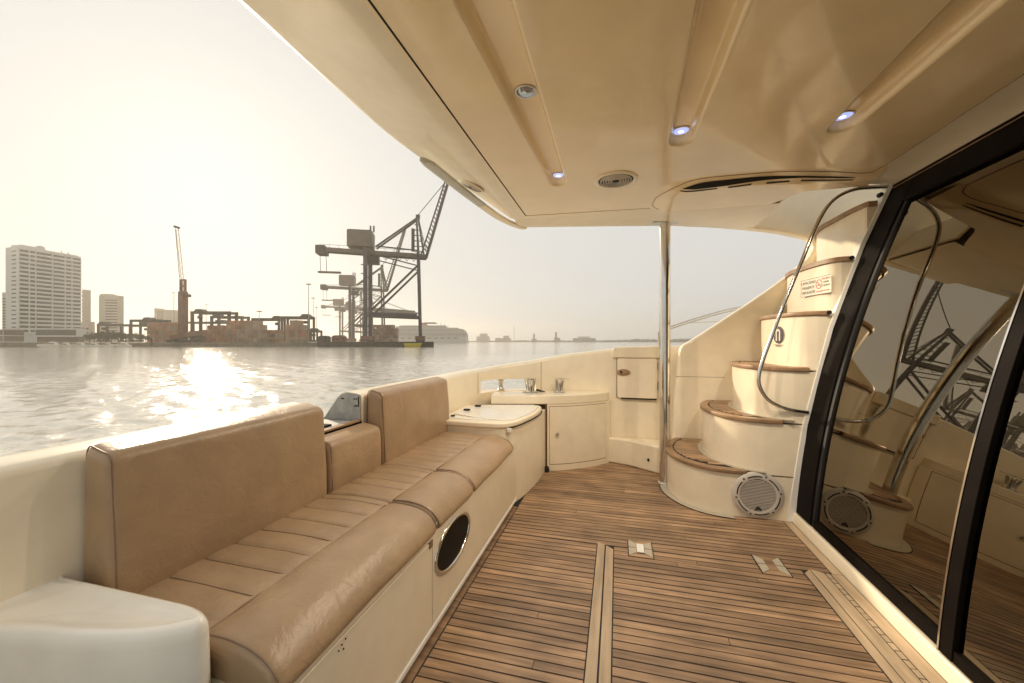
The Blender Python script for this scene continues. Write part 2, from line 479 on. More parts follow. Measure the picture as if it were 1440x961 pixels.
# front face with an oval hole for the port
PY, PZ, PA, PB = 1.575, 0.272, 0.178, 0.092
N = 48
outer = []
F0, F1, Z0, Z1 = 1.372, 1.78, 0.05, 0.425
def sq(a):
    c, s_ = math.cos(a), math.sin(a)
    ty = ((F1-PY) if c > 0 else (PY-F0))/max(abs(c), 1e-6); tz = ((Z1-PZ) if s_ > 0 else (PZ-Z0))/max(abs(s_), 1e-6)
    k = min(ty, tz); return (PY+c*k, PZ+s_*k)
angs = [2*math.pi*i/N for i in range(N)]
for cy_, cz_ in ((F0, Z0), (F1, Z0), (F1, Z1), (F0, Z1)):
    angs.append(math.atan2(cz_-PZ, cy_-PY) % (2*math.pi))
angs = sorted(set(angs))
ringo = [(-0.672, *sq(a)) for a in angs]
ringi = [(-0.672, PY+PA*math.cos(a), PZ+PB*math.sin(a)) for a in angs]
ringd = [(-0.80, PY+PA*0.97*math.cos(a), PZ+PB*0.97*math.sin(a)) for a in angs]
f = MB(); f.grid([ringo, ringi], True)
f.add([(-0.672, F1, Z0), (-0.672, 2.66, Z0), (-0.672, 2.66, Z1), (-0.672, F1, Z1)], [(0, 1, 2, 3)])
f.build('front_panel', GEL, t)
MB().loft([ringi, ringd], True).build('port_well', DARK, t, 40)
MB().prism([(-0.672, 0.425), (-0.672, 0.378), (-0.686, 0.378), (-0.686, 0.425)], 0.655, 1.3718, 'y').build('top_rail', GEL, t)
MB().box(-0.70, -0.6722, 0.655, 1.3715, 0.052, 0.371).build('locker_door', GEL, t, bevel=0.002)
MB().box(-0.72, -0.702, 0.655, 1.371, 0.05, 0.42).build('groove', PIPING, t)
MB().box(-0.685, -0.669, 1.345, 1.3705, 0.352, 0.3765).build('finger_pull', PIPING, t)
MB().prism([(-0.672, 0.05), (-0.668, 0.044), (-0.668, 0.030), (-0.70, 0.026), (-0.70, 0.05)], 0.655, 2.66, 'y').build('bottom_lip', GELW, t)
MB().box(-0.73, -0.69, 0.655, 2.66, 0.0, 0.03).build('toe_board', TEAK, t)
MB().box(-1.255, -0.735, 0.66, 2.60, 0.02, 0.40).build('body', GEL, t)
for (y, z) in ((0.86, 0.392), (0.855, 0.405), (0.875, 0.398), (0.87, 0.41), (0.862, 0.355), (0.85, 0.348), (0.876, 0.36), (0.868, 0.340)):
    MB().lathe([(0, -0.673), (0.0022, -0.673), (0.0022, -0.6705), (0, -0.6705)], (0, y, z), 'x', 8).build('screw_hole', DARK, t)
t2 = thing('oval_port', (-0.68, PY, PZ), 'black glazed oval port with a steel rim in the settee front', 'port')
rim = [(-0.668, PY+(PA+0.006)*math.cos(2*math.pi*i/48), PZ+(PB+0.006)*math.sin(2*math.pi*i/48)) for i in range(48)]
rings = []
for i in range(48):
    a = 2*math.pi*i/48; d = Vector((0, PB*math.cos(a), PA*math.sin(a))).normalized()
    c = Vector((-0.672, PY+PA*math.cos(a), PZ+PB*math.sin(a)))
    rings.append([c + d*(0.009*math.cos(b)) + Vector((1, 0, 0))*(0.008*math.sin(b)) for b in [2*math.pi*j/8 for j in range(8)]])
m_ = MB(); m_.grid(rings+[rings[0]], True); m_.build('rim', STEEL, t2, 50)
MB().loft([[(-0.735-0.012*q, PY+PA*k*math.cos(2*math.pi*i/48), PZ+PB*k*math.sin(2*math.pi*i/48)) for i in range(48)] for q, k in ((0, 0.96), (1, 0.7), (1.4, 0.3))]).build('glazing', DARK, t2, 60)

def seat_profile():
    """cross-section (x, z) of a seat cushion, clockwise from the back bottom"""
    pts = [(-1.245, 0.425), (-1.25, 0.45), (-1.247, 0.478), (-1.235, 0.488)]
    for k in range(1, 26): 
        x = lerp(-1.235, -0.878, k/26); pts.append((x, 0.489+0.006*math.sin(math.pi*k/26)))
    pts += [(-0.872, 0.4875), (-0.868, 0.484), (-0.864, 0.4875)]
    pts += spline([(-0.860, 0.4890), (-0.835, 0.4920), (-0.800, 0.4915), (-0.765, 0.4870), (-0.735, 0.4790), (-0.708, 0.4670), (-0.685, 0.4500), (-0.668, 0.4290), (-0.661, 0.4100), (-0.665, 0.3960), (-0.677, 0.3880)], 3)
    pts += [(-0.70, 0.385), (-0.74, 0.385), (-0.82, 0.405), (-0.9, 0.420), (-1.1, 0.424)]
    return pts
def smooth_all(o): o.data.shade_smooth()
def seat(y0, y1, label, group, nq):
    prof = seat_profile()
    cx = sum(p[0] for p in prof)/len(prof); cz = 0.452
    quilts = [lerp(y0, y1, (k+0.5)/nq) for k in range(nq)]
    ys = [y0 + e for e in (0, 0.002, 0.006, 0.012, 0.020, 0.03)]
    n = int((y1-y0-0.06)/0.0065)
    ys += [lerp(y0+0.036, y1-0.036, k/n) for k in range(n+1)]
    ys += [y1 - e for e in (0.03, 0.020, 0.012, 0.006, 0.002, 0)]
    rings = []
    for y in ys:
        e = min(y-y0, y1-y); r = 0.030
        ins = r-math.sqrt(max(0, r*r-(r-min(e, r))**2)) if e < r else 0
        ring = []
        for x, z in prof:
            X = x + (cx-x)*ins/0.30; Z = z + (cz-z)*ins/0.07*(1.0 if z > cz else .5)
            if z > 0.47 and x < -0.872:
                g = sum(math.exp(-((y-q)/0.0035)**2) for q in quilts)
                fade = sstep(-1.24, -1.20, x)
                Z -= 0.0055*g*fade
                ph = min(abs(y-q) for q in quilts); Z += 0.003*sstep(0, 0.03, ph)*fade
            Z += 0.0022*math.sin(x*17+y*11)*math.sin(y*7.3+1)*(1 if z > cz else 0)
            X += 0.002*math.sin(y*13+x*3)
            ring.append((X, y, Z))
        rings.append(ring)
    o = MB().loft(rings).build('seat_cushion', LEATHER)
    smooth_all(o); tag(o, label, 'cushion', group)
    # stitched seam between the quilted top and the rolled front edge
    pip = MB(); pip.tube([(-0.868+0.002*math.sin(y*13), y, 0.4855) for y in ys[4:-4:3]], 0.0022, 6); pip.build('stitched_seam', PIPING, o, 60)
    for q in quilts[1:] if nq > 4 else quilts:
        MB().tube([(x, q, 0.4868+0.0055*math.sin(math.pi*(x+1.235)/0.357)+0.0022*math.sin(x*17+q*11)*math.sin(q*7.3+1)) for x in [lerp(-1.20, -0.874, j/14) for j in range(15)]], 0.0013, 5).build('quilt_stitch', PIPING, o, 60)
    # end piping
    for ye in (y0+0.011, y1-0.011):
        pts = [(x + (cx-x)*0.07*0.25, ye, z + (cz-z)*0.10 + (0.001 if z > cz else 0)) for x, z in prof[30:66]]
        MB().tube(pts, 0.0020, 6).build('piping', PIPING, o, 60)
    return o
SG = 'seat cushions of the settee'
seat(0.652, 1.404, 'long tan leather seat cushion nearest the camera, beside the white console', SG, 8)
seat(1.406, 1.798, 'short tan leather seat cushion in the middle, below the low backrest', SG, 5)
seat(1.800, 2.560, 'tan leather seat cushion at the far end, next to the white lidded locker', SG, 9)

def back(y0, y1, ztop, label, lean=0.02):
    x0, x1, z0 = -1.262, -1.150, 0.478
    nx, r = 0, 0.030
    prof = []
    for (cx, cz, a0) in ((x1-r, z0+r*0.6, -90), (x1-r-lean, ztop-r*1.1, 0), (x0+r*0.6, ztop-r*0.7, 90), (x0+r*0.4, z0+r*0.5, 180)):
        for k in range(7):
            a = R(a0+15*k); prof.append((cx+r*math.cos(a)*(1 if a0 in (-90, 0) else 0.6), cz+r*math.sin(a)*1.0))
    # more points along the front face
    out = []
    for a, b in zip(prof, prof[1:]+prof[:1]):
        out.append(a); d = math.hypot(b[0]-a[0], b[1]-a[1]); n = int(d/0.03)
        for k in range(1, n): out.append((lerp(a[0], b[0], k/n), lerp(a[1], b[1], k/n)))
    cx, cz = (x0+x1)/2, (z0+ztop)/2; H2 = (ztop-z0)/2
    ys = [y0+e for e in (0, 0.002, 0.006, 0.012, 0.02, 0.03)] + [lerp(y0+0.045, y1-0.045, k/24) for k in range(25)] + [y1-e for e in (0.03, 0.02, 0.012, 0.006, 0.002, 0)]
    rings = []
    for y in ys:
        e = min(y-y0, y1-y); rr = 0.03
        ins = rr-math.sqrt(max(0, rr*rr-(rr-min(e, rr))**2))
        ring = []
        for x, z in out:
            X = x+(cx-x)*ins/0.075; Z = z+(cz-z)*ins/H2*0.8
            fx = (z-z0)/(ztop-z0); bulge = 0.012*math.sin(math.pi*min(1, max(0, fx)))*math.sin(math.pi*(y-y0)/(y1-y0))**0.5
            if x > cx: X += bulge + 0.0025*math.sin(y*9+z*14)*math.sin(z*11+y*5)
            ring.append((X, y, Z))
        rings.append(ring)
    o = MB().loft(rings).build('back_cushion', LEATHER); smooth_all(o)
    tag(o, label, 'cushion', 'back cushions of the settee')
    for ye in (y0+0.010,):
        pts = []
        for x, z in out[6:-4]:
            pts.append((x+(cx-x)*0.06, ye, z+(cz-z)*0.012))
        MB().tube(pts, 0.0018, 6).build('piping', PIPING, o, 60)
    return o
back(0.668, 1.400, 0.858, 'tall wide tan leather backrest cushion nearest the camera')
back(1.412, 1.792, 0.700, 'low tan leather backrest cushion between the two tall ones', 0.008)
back(1.806, 2.640, 0.862, 'tall tan leather backrest cushion at the far end of the settee')

# ------------------------------------------------------------------ moulded console at the near end
cp = spline([(-1.30, 0.40), (-1.15, 0.480), (-1.0, 0.510), (-0.88, 0.544), (-0.818, 0.580), (-0.797, 0.606), (-0.808, 0.630), (-0.86, 0.645), (-0.95, 0.648), (-1.30, 0.648)], 6)
def offs(poly, d):
    c = Vector((-1.06, 0.59)); n = len(poly); out = []
    for i, p in enumerate(poly):
        a, b = Vector(poly[i-1]), Vector(poly[(i+1) % n]); t_ = (b-a).normalized() if (b-a).length > 1e-6 else Vector((1, 0))
        nn = Vector((t_.y, -t_.x)); q = Vector(p) - nn*d
        out.append((max(-1.30, q.x), q.y))
    return out
lv = [(-0.016, 0.0), (-0.006, 0.30), (0.0, 0.535), (0.002, 0.550), (0.007, 0.561), (0.015, 0.567), (0.020, 0.5668), (0.026, 0.5655), (0.033, 0.563), (0.040, 0.5605), (0.048, 0.559)]
rings = [[(x, y, z) for x, y in offs(cp, d)] for d, z in lv]
m_ = MB(); m_.loft(rings, False)
inner = rings[-1]; cen = Vector((-1.06, 0.580, 0.5570))
m_ = MB(); rr = list(rings)
for f_ in (0.15, 0.35, 0.6, 0.85): rr.append([tuple(Vector(p).lerp(Vector((cen.x, cen.y, lerp(p[2], cen.z, 1))), f_)) for p in inner])
m_.loft(rr, False)
k0 = len(m_.v)-len(inner); m_.v.append(tuple(cen)); ce = len(m_.v)-1
m_.f += [(k0+i, k0+(i+1) % len(inner), ce) for i in range(len(inner))]
con = m_.build('side_console', CONS, None, 80)
tag(con, 'white moulded console with a dished rounded top at the near end of the settee', 'console')

# ------------------------------------------------------------------ lidded locker at the far end of the settee
t = thing('lidded_locker', (-0.9, 2.9, 0.0), 'cream curved locker with a white hinged lid at the far end of the settee', 'locker')
LP = [(-1.255, 2.585)] + spline([(-1.03, 2.575), (-0.80, 2.572), (-0.715, 2.615), (-0.672, 2.72), (-0.632, 2.93), (-0.608, 3.15), (-0.600, 3.40)], 5) + [(-0.66, 3.415), (-1.255, 3.30)]
MB().prism(LP, 0.0, 0.535).build('body', GEL, t, 40, bevel=0.006)
LT = [(-1.255, 2.570)] + spline([(-1.03, 2.560), (-0.80, 2.558), (-0.705, 2.605), (-0.658, 2.72), (-0.618, 2.93), (-0.600, 3.13), (-0.615, 3.30), (-0.655, 3.385)], 5) + [(-1.06, 3.285), (-1.25, 3.22)]
MB().prism(LT, 0.536, 0.570).build('rim_moulding', GEL, t, bevel=0.010, seg=3)
LD = [(-1.20, 2.80)] + spline([(-1.0, 2.70), (-0.86, 2.66), (-0.735, 2.675), (-0.685, 2.76), (-0.645, 2.95), (-0.632, 3.12), (-0.648, 3.28), (-0.69, 3.345)], 5) + [(-1.05, 3.25), (-1.22, 3.15)]
lid = MB().prism(LD, 0.5705, 0.579).build('lid', GELW, t, bevel=0.004, seg=3)
for (x, y) in ((-1.14, 2.93), (-1.12, 3.13)):
    MB().box(x-0.025, x+0.025, y-0.016, y+0.016, 0.5795, 0.592).build('hinge', RUBBER, lid, bevel=0.005)
MB().prism([(-1.20, 2.66), (-1.0, 2.625), (-0.86, 2.645), (-0.88, 2.66), (-1.0, 2.69), (-1.18, 2.745)], 0.5705, 0.5745).build('tray', GELW, t, bevel=0.003)
MB().lathe([(0, 0.574), (0.016, 0.574), (0.016, 0.583), (0, 0.585)], (-1.16, 2.70, 0), 'z', 16).build('drain_knob', RUBBER, t, 40)
m_ = MB()
edge = spline([(-0.706, 2.60), (-0.658, 2.715), (-0.618, 2.925), (-0.599, 3.13), (-0.611, 3.29)], 6)
m_.tube([(x+0.002, y, 0.5355) for x, y in edge], 0.0045, 6); m_.build('gasket', CAULK, t)
MB().box(-0.722, -0.694, 2.59, 2.63, 0.505, 0.533).build('latch', GELW, t, bevel=0.004)

# ------------------------------------------------------------------ corner cabinet under the counter
t = thing('corner_cabinet', (-0.3, 3.6, 0.0), 'cream corner cabinet with a curved door and small round lock', 'cabinet')
CF = spline([(-0.585, 3.408), (-0.466, 3.456), (-0.339, 3.532), (-0.200, 3.640), (-0.083, 3.775)], 6)
MB().prism(CF + [(-0.075, 3.84), (-0.45, 3.805), (-0.85, 3.69), (-0.99, 3.62), (-1.10, 3.50), (-1.06, 3.295), (-0.672, 3.392), (-0.60, 3.412)], 0.575, 0.652).build('counter', GEL, t, bevel=0.008, seg=3)
MB().prism([(x+0.012, y+0.02) for x, y in CF] + [(-0.06, 3.83), (-0.58, 3.83)], 0.0, 0.5745).build('carcass', GEL, t, 40)
def off_front(d):
    out = []
    for i, p in enumerate(CF):
        a, b = Vector(CF[max(i-1, 0)]), Vector(CF[min(i+1, len(CF)-1)]); tt = (b-a).normalized()
        out.append((p[0]+tt.y*d, p[1]-tt.x*d))
    return out
def cf_at(u, dd):
    k = u*(len(CF)-1); i = min(int(k), len(CF)-2); f_ = k-i
    a_, b_ = Vector(CF[i]), Vector(CF[i+1]); tt = (b_-a_).normalized(); q = a_.lerp(b_, f_)
    return (q.x+tt.y*dd, q.y-tt.x*dd)
def arcpanel(u0, u1, d0, d1, z0, z1, n=20):
    us = [lerp(u0, u1, j/n) for j in range(n+1)]
    return MB().prism([cf_at(u, d0) for u in us] + [cf_at(u, d1) for u in us[::-1]], z0, z1)
arcpanel(0, 1, 0.0, -0.012, 0.0, 0.052).build('plinth', GEL, t, 40, bevel=0.002)
arcpanel(0, 1, 0.0, -0.012, 0.558, 0.5742).build('top_rail', GEL, t, 40)
arcpanel(0, 0.05, 0.0, -0.012, 0.0525, 0.5575, 4).build('stile', GEL, t, 40)
arcpanel(0.95, 1, 0.0, -0.012, 0.0525, 0.5575, 4).build('stile', GEL, t, 40)
arcpanel(0.045, 0.955, -0.003, -0.018, 0.050, 0.560).build('door_gap', PIPING, t, 40)
door_c = arcpanel(0.058, 0.942, 0.003, -0.010, 0.0575, 0.5525).build('door', GEL, t, 40, bevel=0.003)
cp_ = CF[4]
MB().lathe([(0, -0.014), (0.013, -0.014), (0.013, -0.004), (0.006, -0.002), (0, -0.002)], (cp_[0]+0.012, cp_[1]-0.004, 0.318), 'y', 20).build('lock', STEELB, door_c, 40)
MB().box(-0.600, -0.593, 3.405, 3.44, 0.0, 0.574).build('shadow_gap', PIPING, t)  # brown strip painted as the shade in the groove beside the locker
MB().lathe([(0, 0), (0.022, 0), (0.026, 0.02), (0.02, 0.045), (0, 0.05)], (-0.588, 3.385, 0), 'z', 16).build('drain_fitting', RUBBER, t, 40)

# mooring posts on the counter
def bollard(x, y, label, lean, wide):
    t_ = thing('mooring_post', (x, y, 0.652), label, 'cleat', 'mooring posts on the counter')
    w = wide
    MB().lathe([(0, 0.6525), (0.040*w, 0.6525), (0.040*w, 0.660), (0.030*w, 0.668), (0.027*w, 0.70), (0.030*w, 0.74), (0.037*w, 0.765), (0.046*w, 0.776), (0.046*w, 0.781), (0, 0.783)], (x, y, 0), 'z', 28).build('post', STEEL, t_, 35)
    for k in range(10):
        a = 2*math.pi*k/10
        MB().tube([(x+0.0275*w*math.cos(a), y+0.0275*w*math.sin(a), 0.672), (x+0.0285*w*math.cos(a), y+0.0285*w*math.sin(a), 0.70), (x+0.038*w*math.cos(a), y+0.038*w*math.sin(a), 0.762)], 0.003, 6).build('rib', STEELB, t_, 50)
    if lean:
        MB().tube([(x, y, 0.778), (x+lean, y+0.01, 0.777)], [0.007, 0.004], 8).build('horn', STEEL, t_, 50)
    MB().lathe([(0, 0.653), (0.055*w, 0.653), (0.052*w, 0.6565), (0, 0.6575)], (x, y, 0), 'z', 28).build('base_plate', STEELB, t_, 40)
bollard(-0.775, 3.590, 'steel mooring post with ribbed waist beside the bright mooring hole', 0, 1.3)
bollard(-0.515, 3.660, 'slimmer steel mooring post with a side horn, above the cabinet door', 0.085, 0.98)
MB_ = MB().tube([(-0.72, 3.60, 0.675), (-0.69, 3.61, 0.667), (-0.64, 3.62, 0.657)], [0.012, 0.010, 0.003], 8).build('rope_guide', RUBBER, None, 50)
tag(MB_, 'small dark rope guide at the foot of the ribbed mooring post', 'guide')

# ------------------------------------------------------------------ side gate in the far bulwark
t = thing('side_gate', (0.16, 3.83, 0.6), 'cream boarding gate with a brown oval latch in the far bulwark', 'gate')
MB().prism(rrect(0.0, 0.352, 0.600, 0.965, 0.02), 3.822, 3.848, 'y').build('panel', GEL, t, bevel=0.004)
MB().prism([(-0.045, 0.968), (0.40, 0.968), (0.40, 1.083), (-0.035, 1.066)], 3.815, 3.97, 'y').build('cap', GEL, t, bevel=0.012, seg=3)
MB().box(0.035, 0.345, 3.823, 3.838, 0.588, 0.5985).build('bottom_slot', CAULK, t)
MB().box(-0.006, -0.0015, 3.826, 3.843, 0.60, 0.966).build('edge_gap', PIPING, t)
lt = MB().lathe([(0, 3.8205), (0.062, 3.8205), (0.060, 3.812), (0.03, 3.808), (0, 3.807)], (0.055, 0, 0.835), 'y', 28, 0.48).build('latch', TEAKV, t, 40)
MB().lathe([(0, 3.806), (0.012, 3.806), (0.012, 3.802), (0, 3.8015)], (0.035, 0, 0.838), 'y', 14).build('button', RUBBER, lt, 40)
for z in (0.72, 0.90):
    MB().box(0.3535, 0.362, 3.814, 3.846, z-0.035, z+0.035).build('hinge', STEELB, t, bevel=0.002)
# stepped plinth below the gate
t = thing('gate_step', (0.16, 3.75, 0.0), 'low cream step with a slanting front below the boarding gate', 'step')
MB().prism([(-0.085, 3.795), (0.10, 3.735), (0.34, 3.560), (0.55, 3.42), (0.55, 3.835), (-0.085, 3.835)], 0.0, 0.232).build('block', GEL, t, bevel=0.018, seg=4)
MB().lathe([(0, -0.004), (0.013, -0.004), (0.014, 0.004), (0, 0.006)], (0.262, 3.616, 0.10), 'y', 16).build('plug', RUBBER, t, 40)

# ------------------------------------------------------------------ stainless pillar
t = thing('support_pillar', (0.363, 3.34, 0.0), 'polished steel pillar holding up the hardtop beside the stairs', 'pillar')
MB().lathe([(0, 0.0), (0.041, 0.0), (0.041, 2.062), (0, 2.062)], (0.363, 3.34, 0), 'z', 40).build('tube', STEEL, t, 40)
MB().lathe([(0, 0.001), (0.058, 0.001), (0.056, 0.012), (0.045, 0.020), (0, 0.021)], (0.363, 3.34, 0), 'z', 32).build('foot_collar', STEEL, t, 40)
MB().prism(rrect(0.270, 0.462, 3.29, 3.39, 0.02), 2.050, 2.064).build('top_flange', STEELB, t, bevel=0.002)

# ------------------------------------------------------------------ stairs
st = thing('stairs', (0.8, 3.2, 0.0), 'curved cream stairs with teak treads climbing to the upper deck', 'stairs')
NEAR, FARY = 2.835, 3.655
TZ = [0.300, 0.632, 0.962, 1.308, 1.632, 1.952]
XL = [0.372, 0.628, 0.842, 1.046, 1.222, 1.418]
XR = [0.720, 0.900, 1.060, 1.190, 1.310, 1.440]
XE = [0.800, 1.000, 1.142, 1.248, 1.362, 1.486]
def nose(k, grow=0.0):
    xl, xr = XL[k]-grow, XR[k]
    w = xr-xl; ny = NEAR-grow
    pts = [(xl+0.115, FARY), (xl+0.040, 3.50), (xl+0.004, 3.33), (xl+0.004, 3.19-grow*.2), (xl+0.12*w, 3.055-grow*.4), (xl+0.33*w, 2.940-grow*.7), (xl+0.62*w, 2.866-grow*.9), (xl+w, ny)]
    return spline(pts, 7)
for k in range(6):
    z0 = 0.0 if k == 0 else TZ[k-1]-0.02; z1 = TZ[k]-0.030
    xe = max(door_x(TZ[k]) - 0.005, XR[k]+0.05)
    f = nose(k)
    MB().prism(f + [(xe, NEAR), (xe+0.5, NEAR), (xe+0.5, FARY)], z0, z1).build('riser', GEL, st, 30)
# the near cheek of the stairs carrying the speaker, flush with the cabin front
MB().prism([(1.02, 0.0), (1.068, 0.0), (door_x(0.6)-0.002, 0.6), (door_x(1.2)-0.002, 1.2), (door_x(1.7)-0.002, 1.7), (door_x(2.06)-0.002, 2.06), (door_x(2.06)-0.026, 2.06), (door_x(1.7)-0.028, 1.7), (door_x(1.2)-0.028, 1.2), (door_x(0.6)-0.03, 0.6)], 2.829, 2.90, 'y').build('cheek_edge', GELW, st, 40, bevel=0.004)
for k in range(6):
    f = nose(k, 0.014); fin = nose(k, -0.045)
    xe = XE[k]
    z0, z1 = TZ[k]-0.029, TZ[k]
    f2 = f + [(xe, NEAR-0.014)]; fin2 = fin + [(xe, NEAR+0.045)]
    tread = MB().prism(f2 + fin2[::-1], z0, z1).build('tread', TEAKV, st, 40, bevel=0.009, seg=3)
    MB().prism(fin2 + [(xe+0.2, NEAR+0.045), (xe+0.2, FARY-0.002), (fin[0][0], FARY-0.002)], z0+0.002, z1-0.006).build('caulk_bed', CAULK, tread)
    if k < 3:                                    # planks running across the tread inside the nosing
        y = FARY-0.006; n = 0
        while y > NEAR+0.06:
            y2 = y-0.040
            xs = [x for x, yy in fin if y2-0.02 <= yy <= y+0.02] or [fin[-1][0]]
            xa = max(xs)+0.004
            xb = (XL[k+1] + (0.0 if k < 2 else 0.02))+0.30
            if xb > xa+0.02:
                MB().box(xa, xb, y2+0.0035, y, z1-0.0058, z1-0.001).build('plank', TEAK, tread)
            y = y2
    if k in (0, 1):                              # pale margin round the foot of the riser above
        a = nose(k+1, 0.002); b = nose(k+1, 0.030)
        MB().prism(b+a[::-1], z1-0.0009, z1+0.0015).build('margin', PALE, tread)
# margin round the foot of the lowest step
a = nose(0, 0.001); b = nose(0, 0.050)
MB().prism(b+a[::-1], 0.0018, 0.0045).build('foot_margin', PALE, st)
c_ = nose(0, 0.056)
MB().prism(c_+b[::-1], 0.0015, 0.0040).build('foot_seam', CAULK, st)
# dark end clips of the upper treads
for (x, y, z) in ((XE[4]-0.008, NEAR-0.012, TZ[4]-0.012), (XE[3]-0.008, NEAR-0.012, TZ[3]-0.012), (1.50, NEAR-0.01, 1.985)):
    MB().lathe([(0, -0.012), (0.012, -0.012), (0.014, 0.012), (0, 0.012)], (x, y, z), 'y', 12).build('end_clip', RUBBER, st, 40)

# outer side wall of the stairs, swept up into the hardtop
SW = [(0.455, 0.0), (0.470, 0.6), (0.512, 1.02), (0.520, 1.06), (0.545, 1.092)] + spline([(0.60, 1.125), (1.05, 1.440), (1.28, 1.615), (1.40, 1.72), (1.475, 1.80), (1.500, 1.88), (1.465, 1.94), (1.38, 1.972), (1.25, 2.010), (1.04, 2.052), (0.77, 2.096), (0.55, 2.122)], 5) + [(0.55, 2.33), (0.95, 2.34), (1.0, 3.0), (2.6, 3.0), (2.6, 0.0)]
w_ = MB().prism(SW, FARY, FARY+0.10, 'y').build('stair_side_wall', GEL, None, 35, bevel=0.022, seg=4)
tag(w_, 'cream side wall of the stairs sweeping up into the hardtop', 'wall')
MB().box(0.482, 0.865, FARY-0.0012, FARY+0.004, 0.8195, 0.8225).build('seam', PIPING, w_)
# wall behind the treads at the inboard top of the flight
w2 = MB().prism([(1.60, 2.82), (2.3, 2.82), (2.3, 3.654), (1.66, 3.654)], 0.0, 1.97).build('stair_head_wall', GEL, None, bevel=0.01)
tag(w2, 'cream wall closing the head of the stairs under the hardtop', 'wall')

# handrail
hp = spline([(1.565, 2.842, 2.030), (1.46, 2.836, 2.037), (1.373, 2.83, 2.032), (1.29, 2.828, 1.998), (1.23, 2.826, 1.935), (1.170, 2.825, 1.815), (1.10, 2.824, 1.62), (0.998, 2.822, 1.342), (0.93, 2.82, 1.14), (0.880, 2.82, 0.985), (0.862, 2.82, 0.90), (0.868, 2.82, 0.835), (0.905, 2.82, 0.765), (0.965, 2.822, 0.722), (1.04, 2.825, 0.697), (1.135, 2.832, 0.684)], 5)
t = thing('handrail', (0.862, 2.83, 0.7), 'bent steel handrail looping up beside the stairs', 'handrail')
MB().tube(hp, 0.0115, 14).build('rail', STEEL, t, 60)

# speaker in the near face of the stairs
SX, SZ, SY = 0.857, 0.152, 2.829
t = thing('speaker', (SX, SY, 0.0), 'round grey slatted speaker in the side of the stairs near the deck', 'speaker')
MB().lathe([(0.100, SY), (0.147, SY), (0.147, SY-0.006), (0.140, SY-0.013), (0.112, SY-0.016), (0.102, SY-0.014), (0.100, SY)], (SX, 0, SZ), 'y', 56).build('frame', SPK, t, 40)
MB().lathe([(0, SY-0.0005), (0.103, SY-0.0005), (0.103, SY-0.004), (0, SY-0.004)], (SX, 0, SZ), 'y', 40).build('cone', SPKD, t)
for k in range(21):
    z = SZ-0.092+k*0.0092; w = math.sqrt(max(0, 0.100**2-(z-SZ)**2))
    MB().box(SX-w, SX+w, SY-0.0125, SY-0.006, z-0.0024, z+0.0024).build('slat', SPK, t)
for k in range(6):
    a0 = R(60*k+12+8); pts = [(SX+0.120*math.cos(a0+R(40)*j/8), SY-0.0162, SZ+0.120*math.sin(a0+R(40)*j/8)) for j in range(9)]
    MB().tube(pts, 0.0032, 6).build('slot', DARK, t)
    a = R(60*k+10)
    MB().lathe([(0, SY-0.017), (0.0055, SY-0.017), (0.0055, SY-0.0135), (0, SY-0.0135)], (SX+0.127*math.cos(a), 0, SZ+0.127*math.sin(a)), 'y', 10).build('screw', SPKD, t)
MB().prism([(SX-0.018, SZ-0.094), (SX-0.018, SZ-0.086), (SX-0.004, SZ-0.070), (SX+0.004, SZ-0.070), (SX+0.018, SZ-0.086), (SX+0.018, SZ-0.094), (SX+0.004, SZ-0.090), (SX-0.004, SZ-0.090)], SY-0.0145, SY-0.0126, 'y').build('badge', INK, t)

# signs on the risers
def riser_frame(k, s_, z):
    """frame on the curved riser k at fraction s_ of its nose"""
    f = nose(k, 0.0016); i = int(s_*(len(f)-1))
    a, b = Vector(f[max(0, i-3)]), Vector(f[min(len(f)-1, i+3)]); tt = (b-a).normalized()
    n = Vector((tt.y, -tt.x)); n = n if n.dot(Vector((-1, -0.6))) > 0 else -n
    X = Vector((tt.x, tt.y, 0)); Z = Vector((n.x, n.y, 0)); Y = Vector((0, 0, 1))
    if X.cross(Y).dot(Z) < 0: X = -X
    M = Matrix(((X.x, Y.x, Z.x, f[i][0]), (X.y, Y.y, Z.y, f[i][1]), (X.z, Y.z, Z.z, z), (0, 0, 0, 1)))
    return M
def disc(M, r, h, z0=0.0, sq=1.0, seg=36, ring=0.0):
    m = MB()
    if ring:
        m.lathe([(r-ring, z0), (r, z0), (r, z0+h), (r-ring, z0+h), (r-ring, z0)], (0, 0, 0), 'z', seg, sq)
    else:
        m.lathe([(0, z0), (r, z0), (r, z0+h), (0, z0+h)], (0, 0, 0), 'z', seg, sq)
    m.v = [tuple(M @ Vector(p)) for p in m.v]; return m
def plate(M, poly, z0, z1):
    m = MB().prism(poly, z0, z1); m.v = [tuple(M @ Vector(p)) for p in m.v]; return m
M = riser_frame(4, 0.66, 1.475)
t = thing('smoking_notice', tuple(M.translation), 'white capacity and no smoking notice with a red symbol on the upper riser', 'sign')
plate(M, rrect(-0.145, 0.145, -0.055, 0.055, 0.006), 0.004, 0.0052).build('panel', SIGNW, t)
for z in (-0.055, 0.055): plate(M, [(-0.145, z-0.0012), (0.145, z-0.0012), (0.145, z+0.0012), (-0.145, z+0.0012)], 0.0053, 0.0058).build('border', INK, t)
plate(M, [(-0.146, -0.055), (-0.1435, -0.055), (-0.1435, 0.055), (-0.146, 0.055)], 0.0053, 0.0058).build('border', INK, t)
for i, (s_, w) in enumerate((('CAPACIDAD', 1.0), ('PASAJEROS', 0.95), ('TRIPULANTES', 0.85))):
    text('lettering', s_, 0.026, M @ Matrix.Translation((-0.070, 0.032-0.032*i, 0.0056)), INK, t, w)
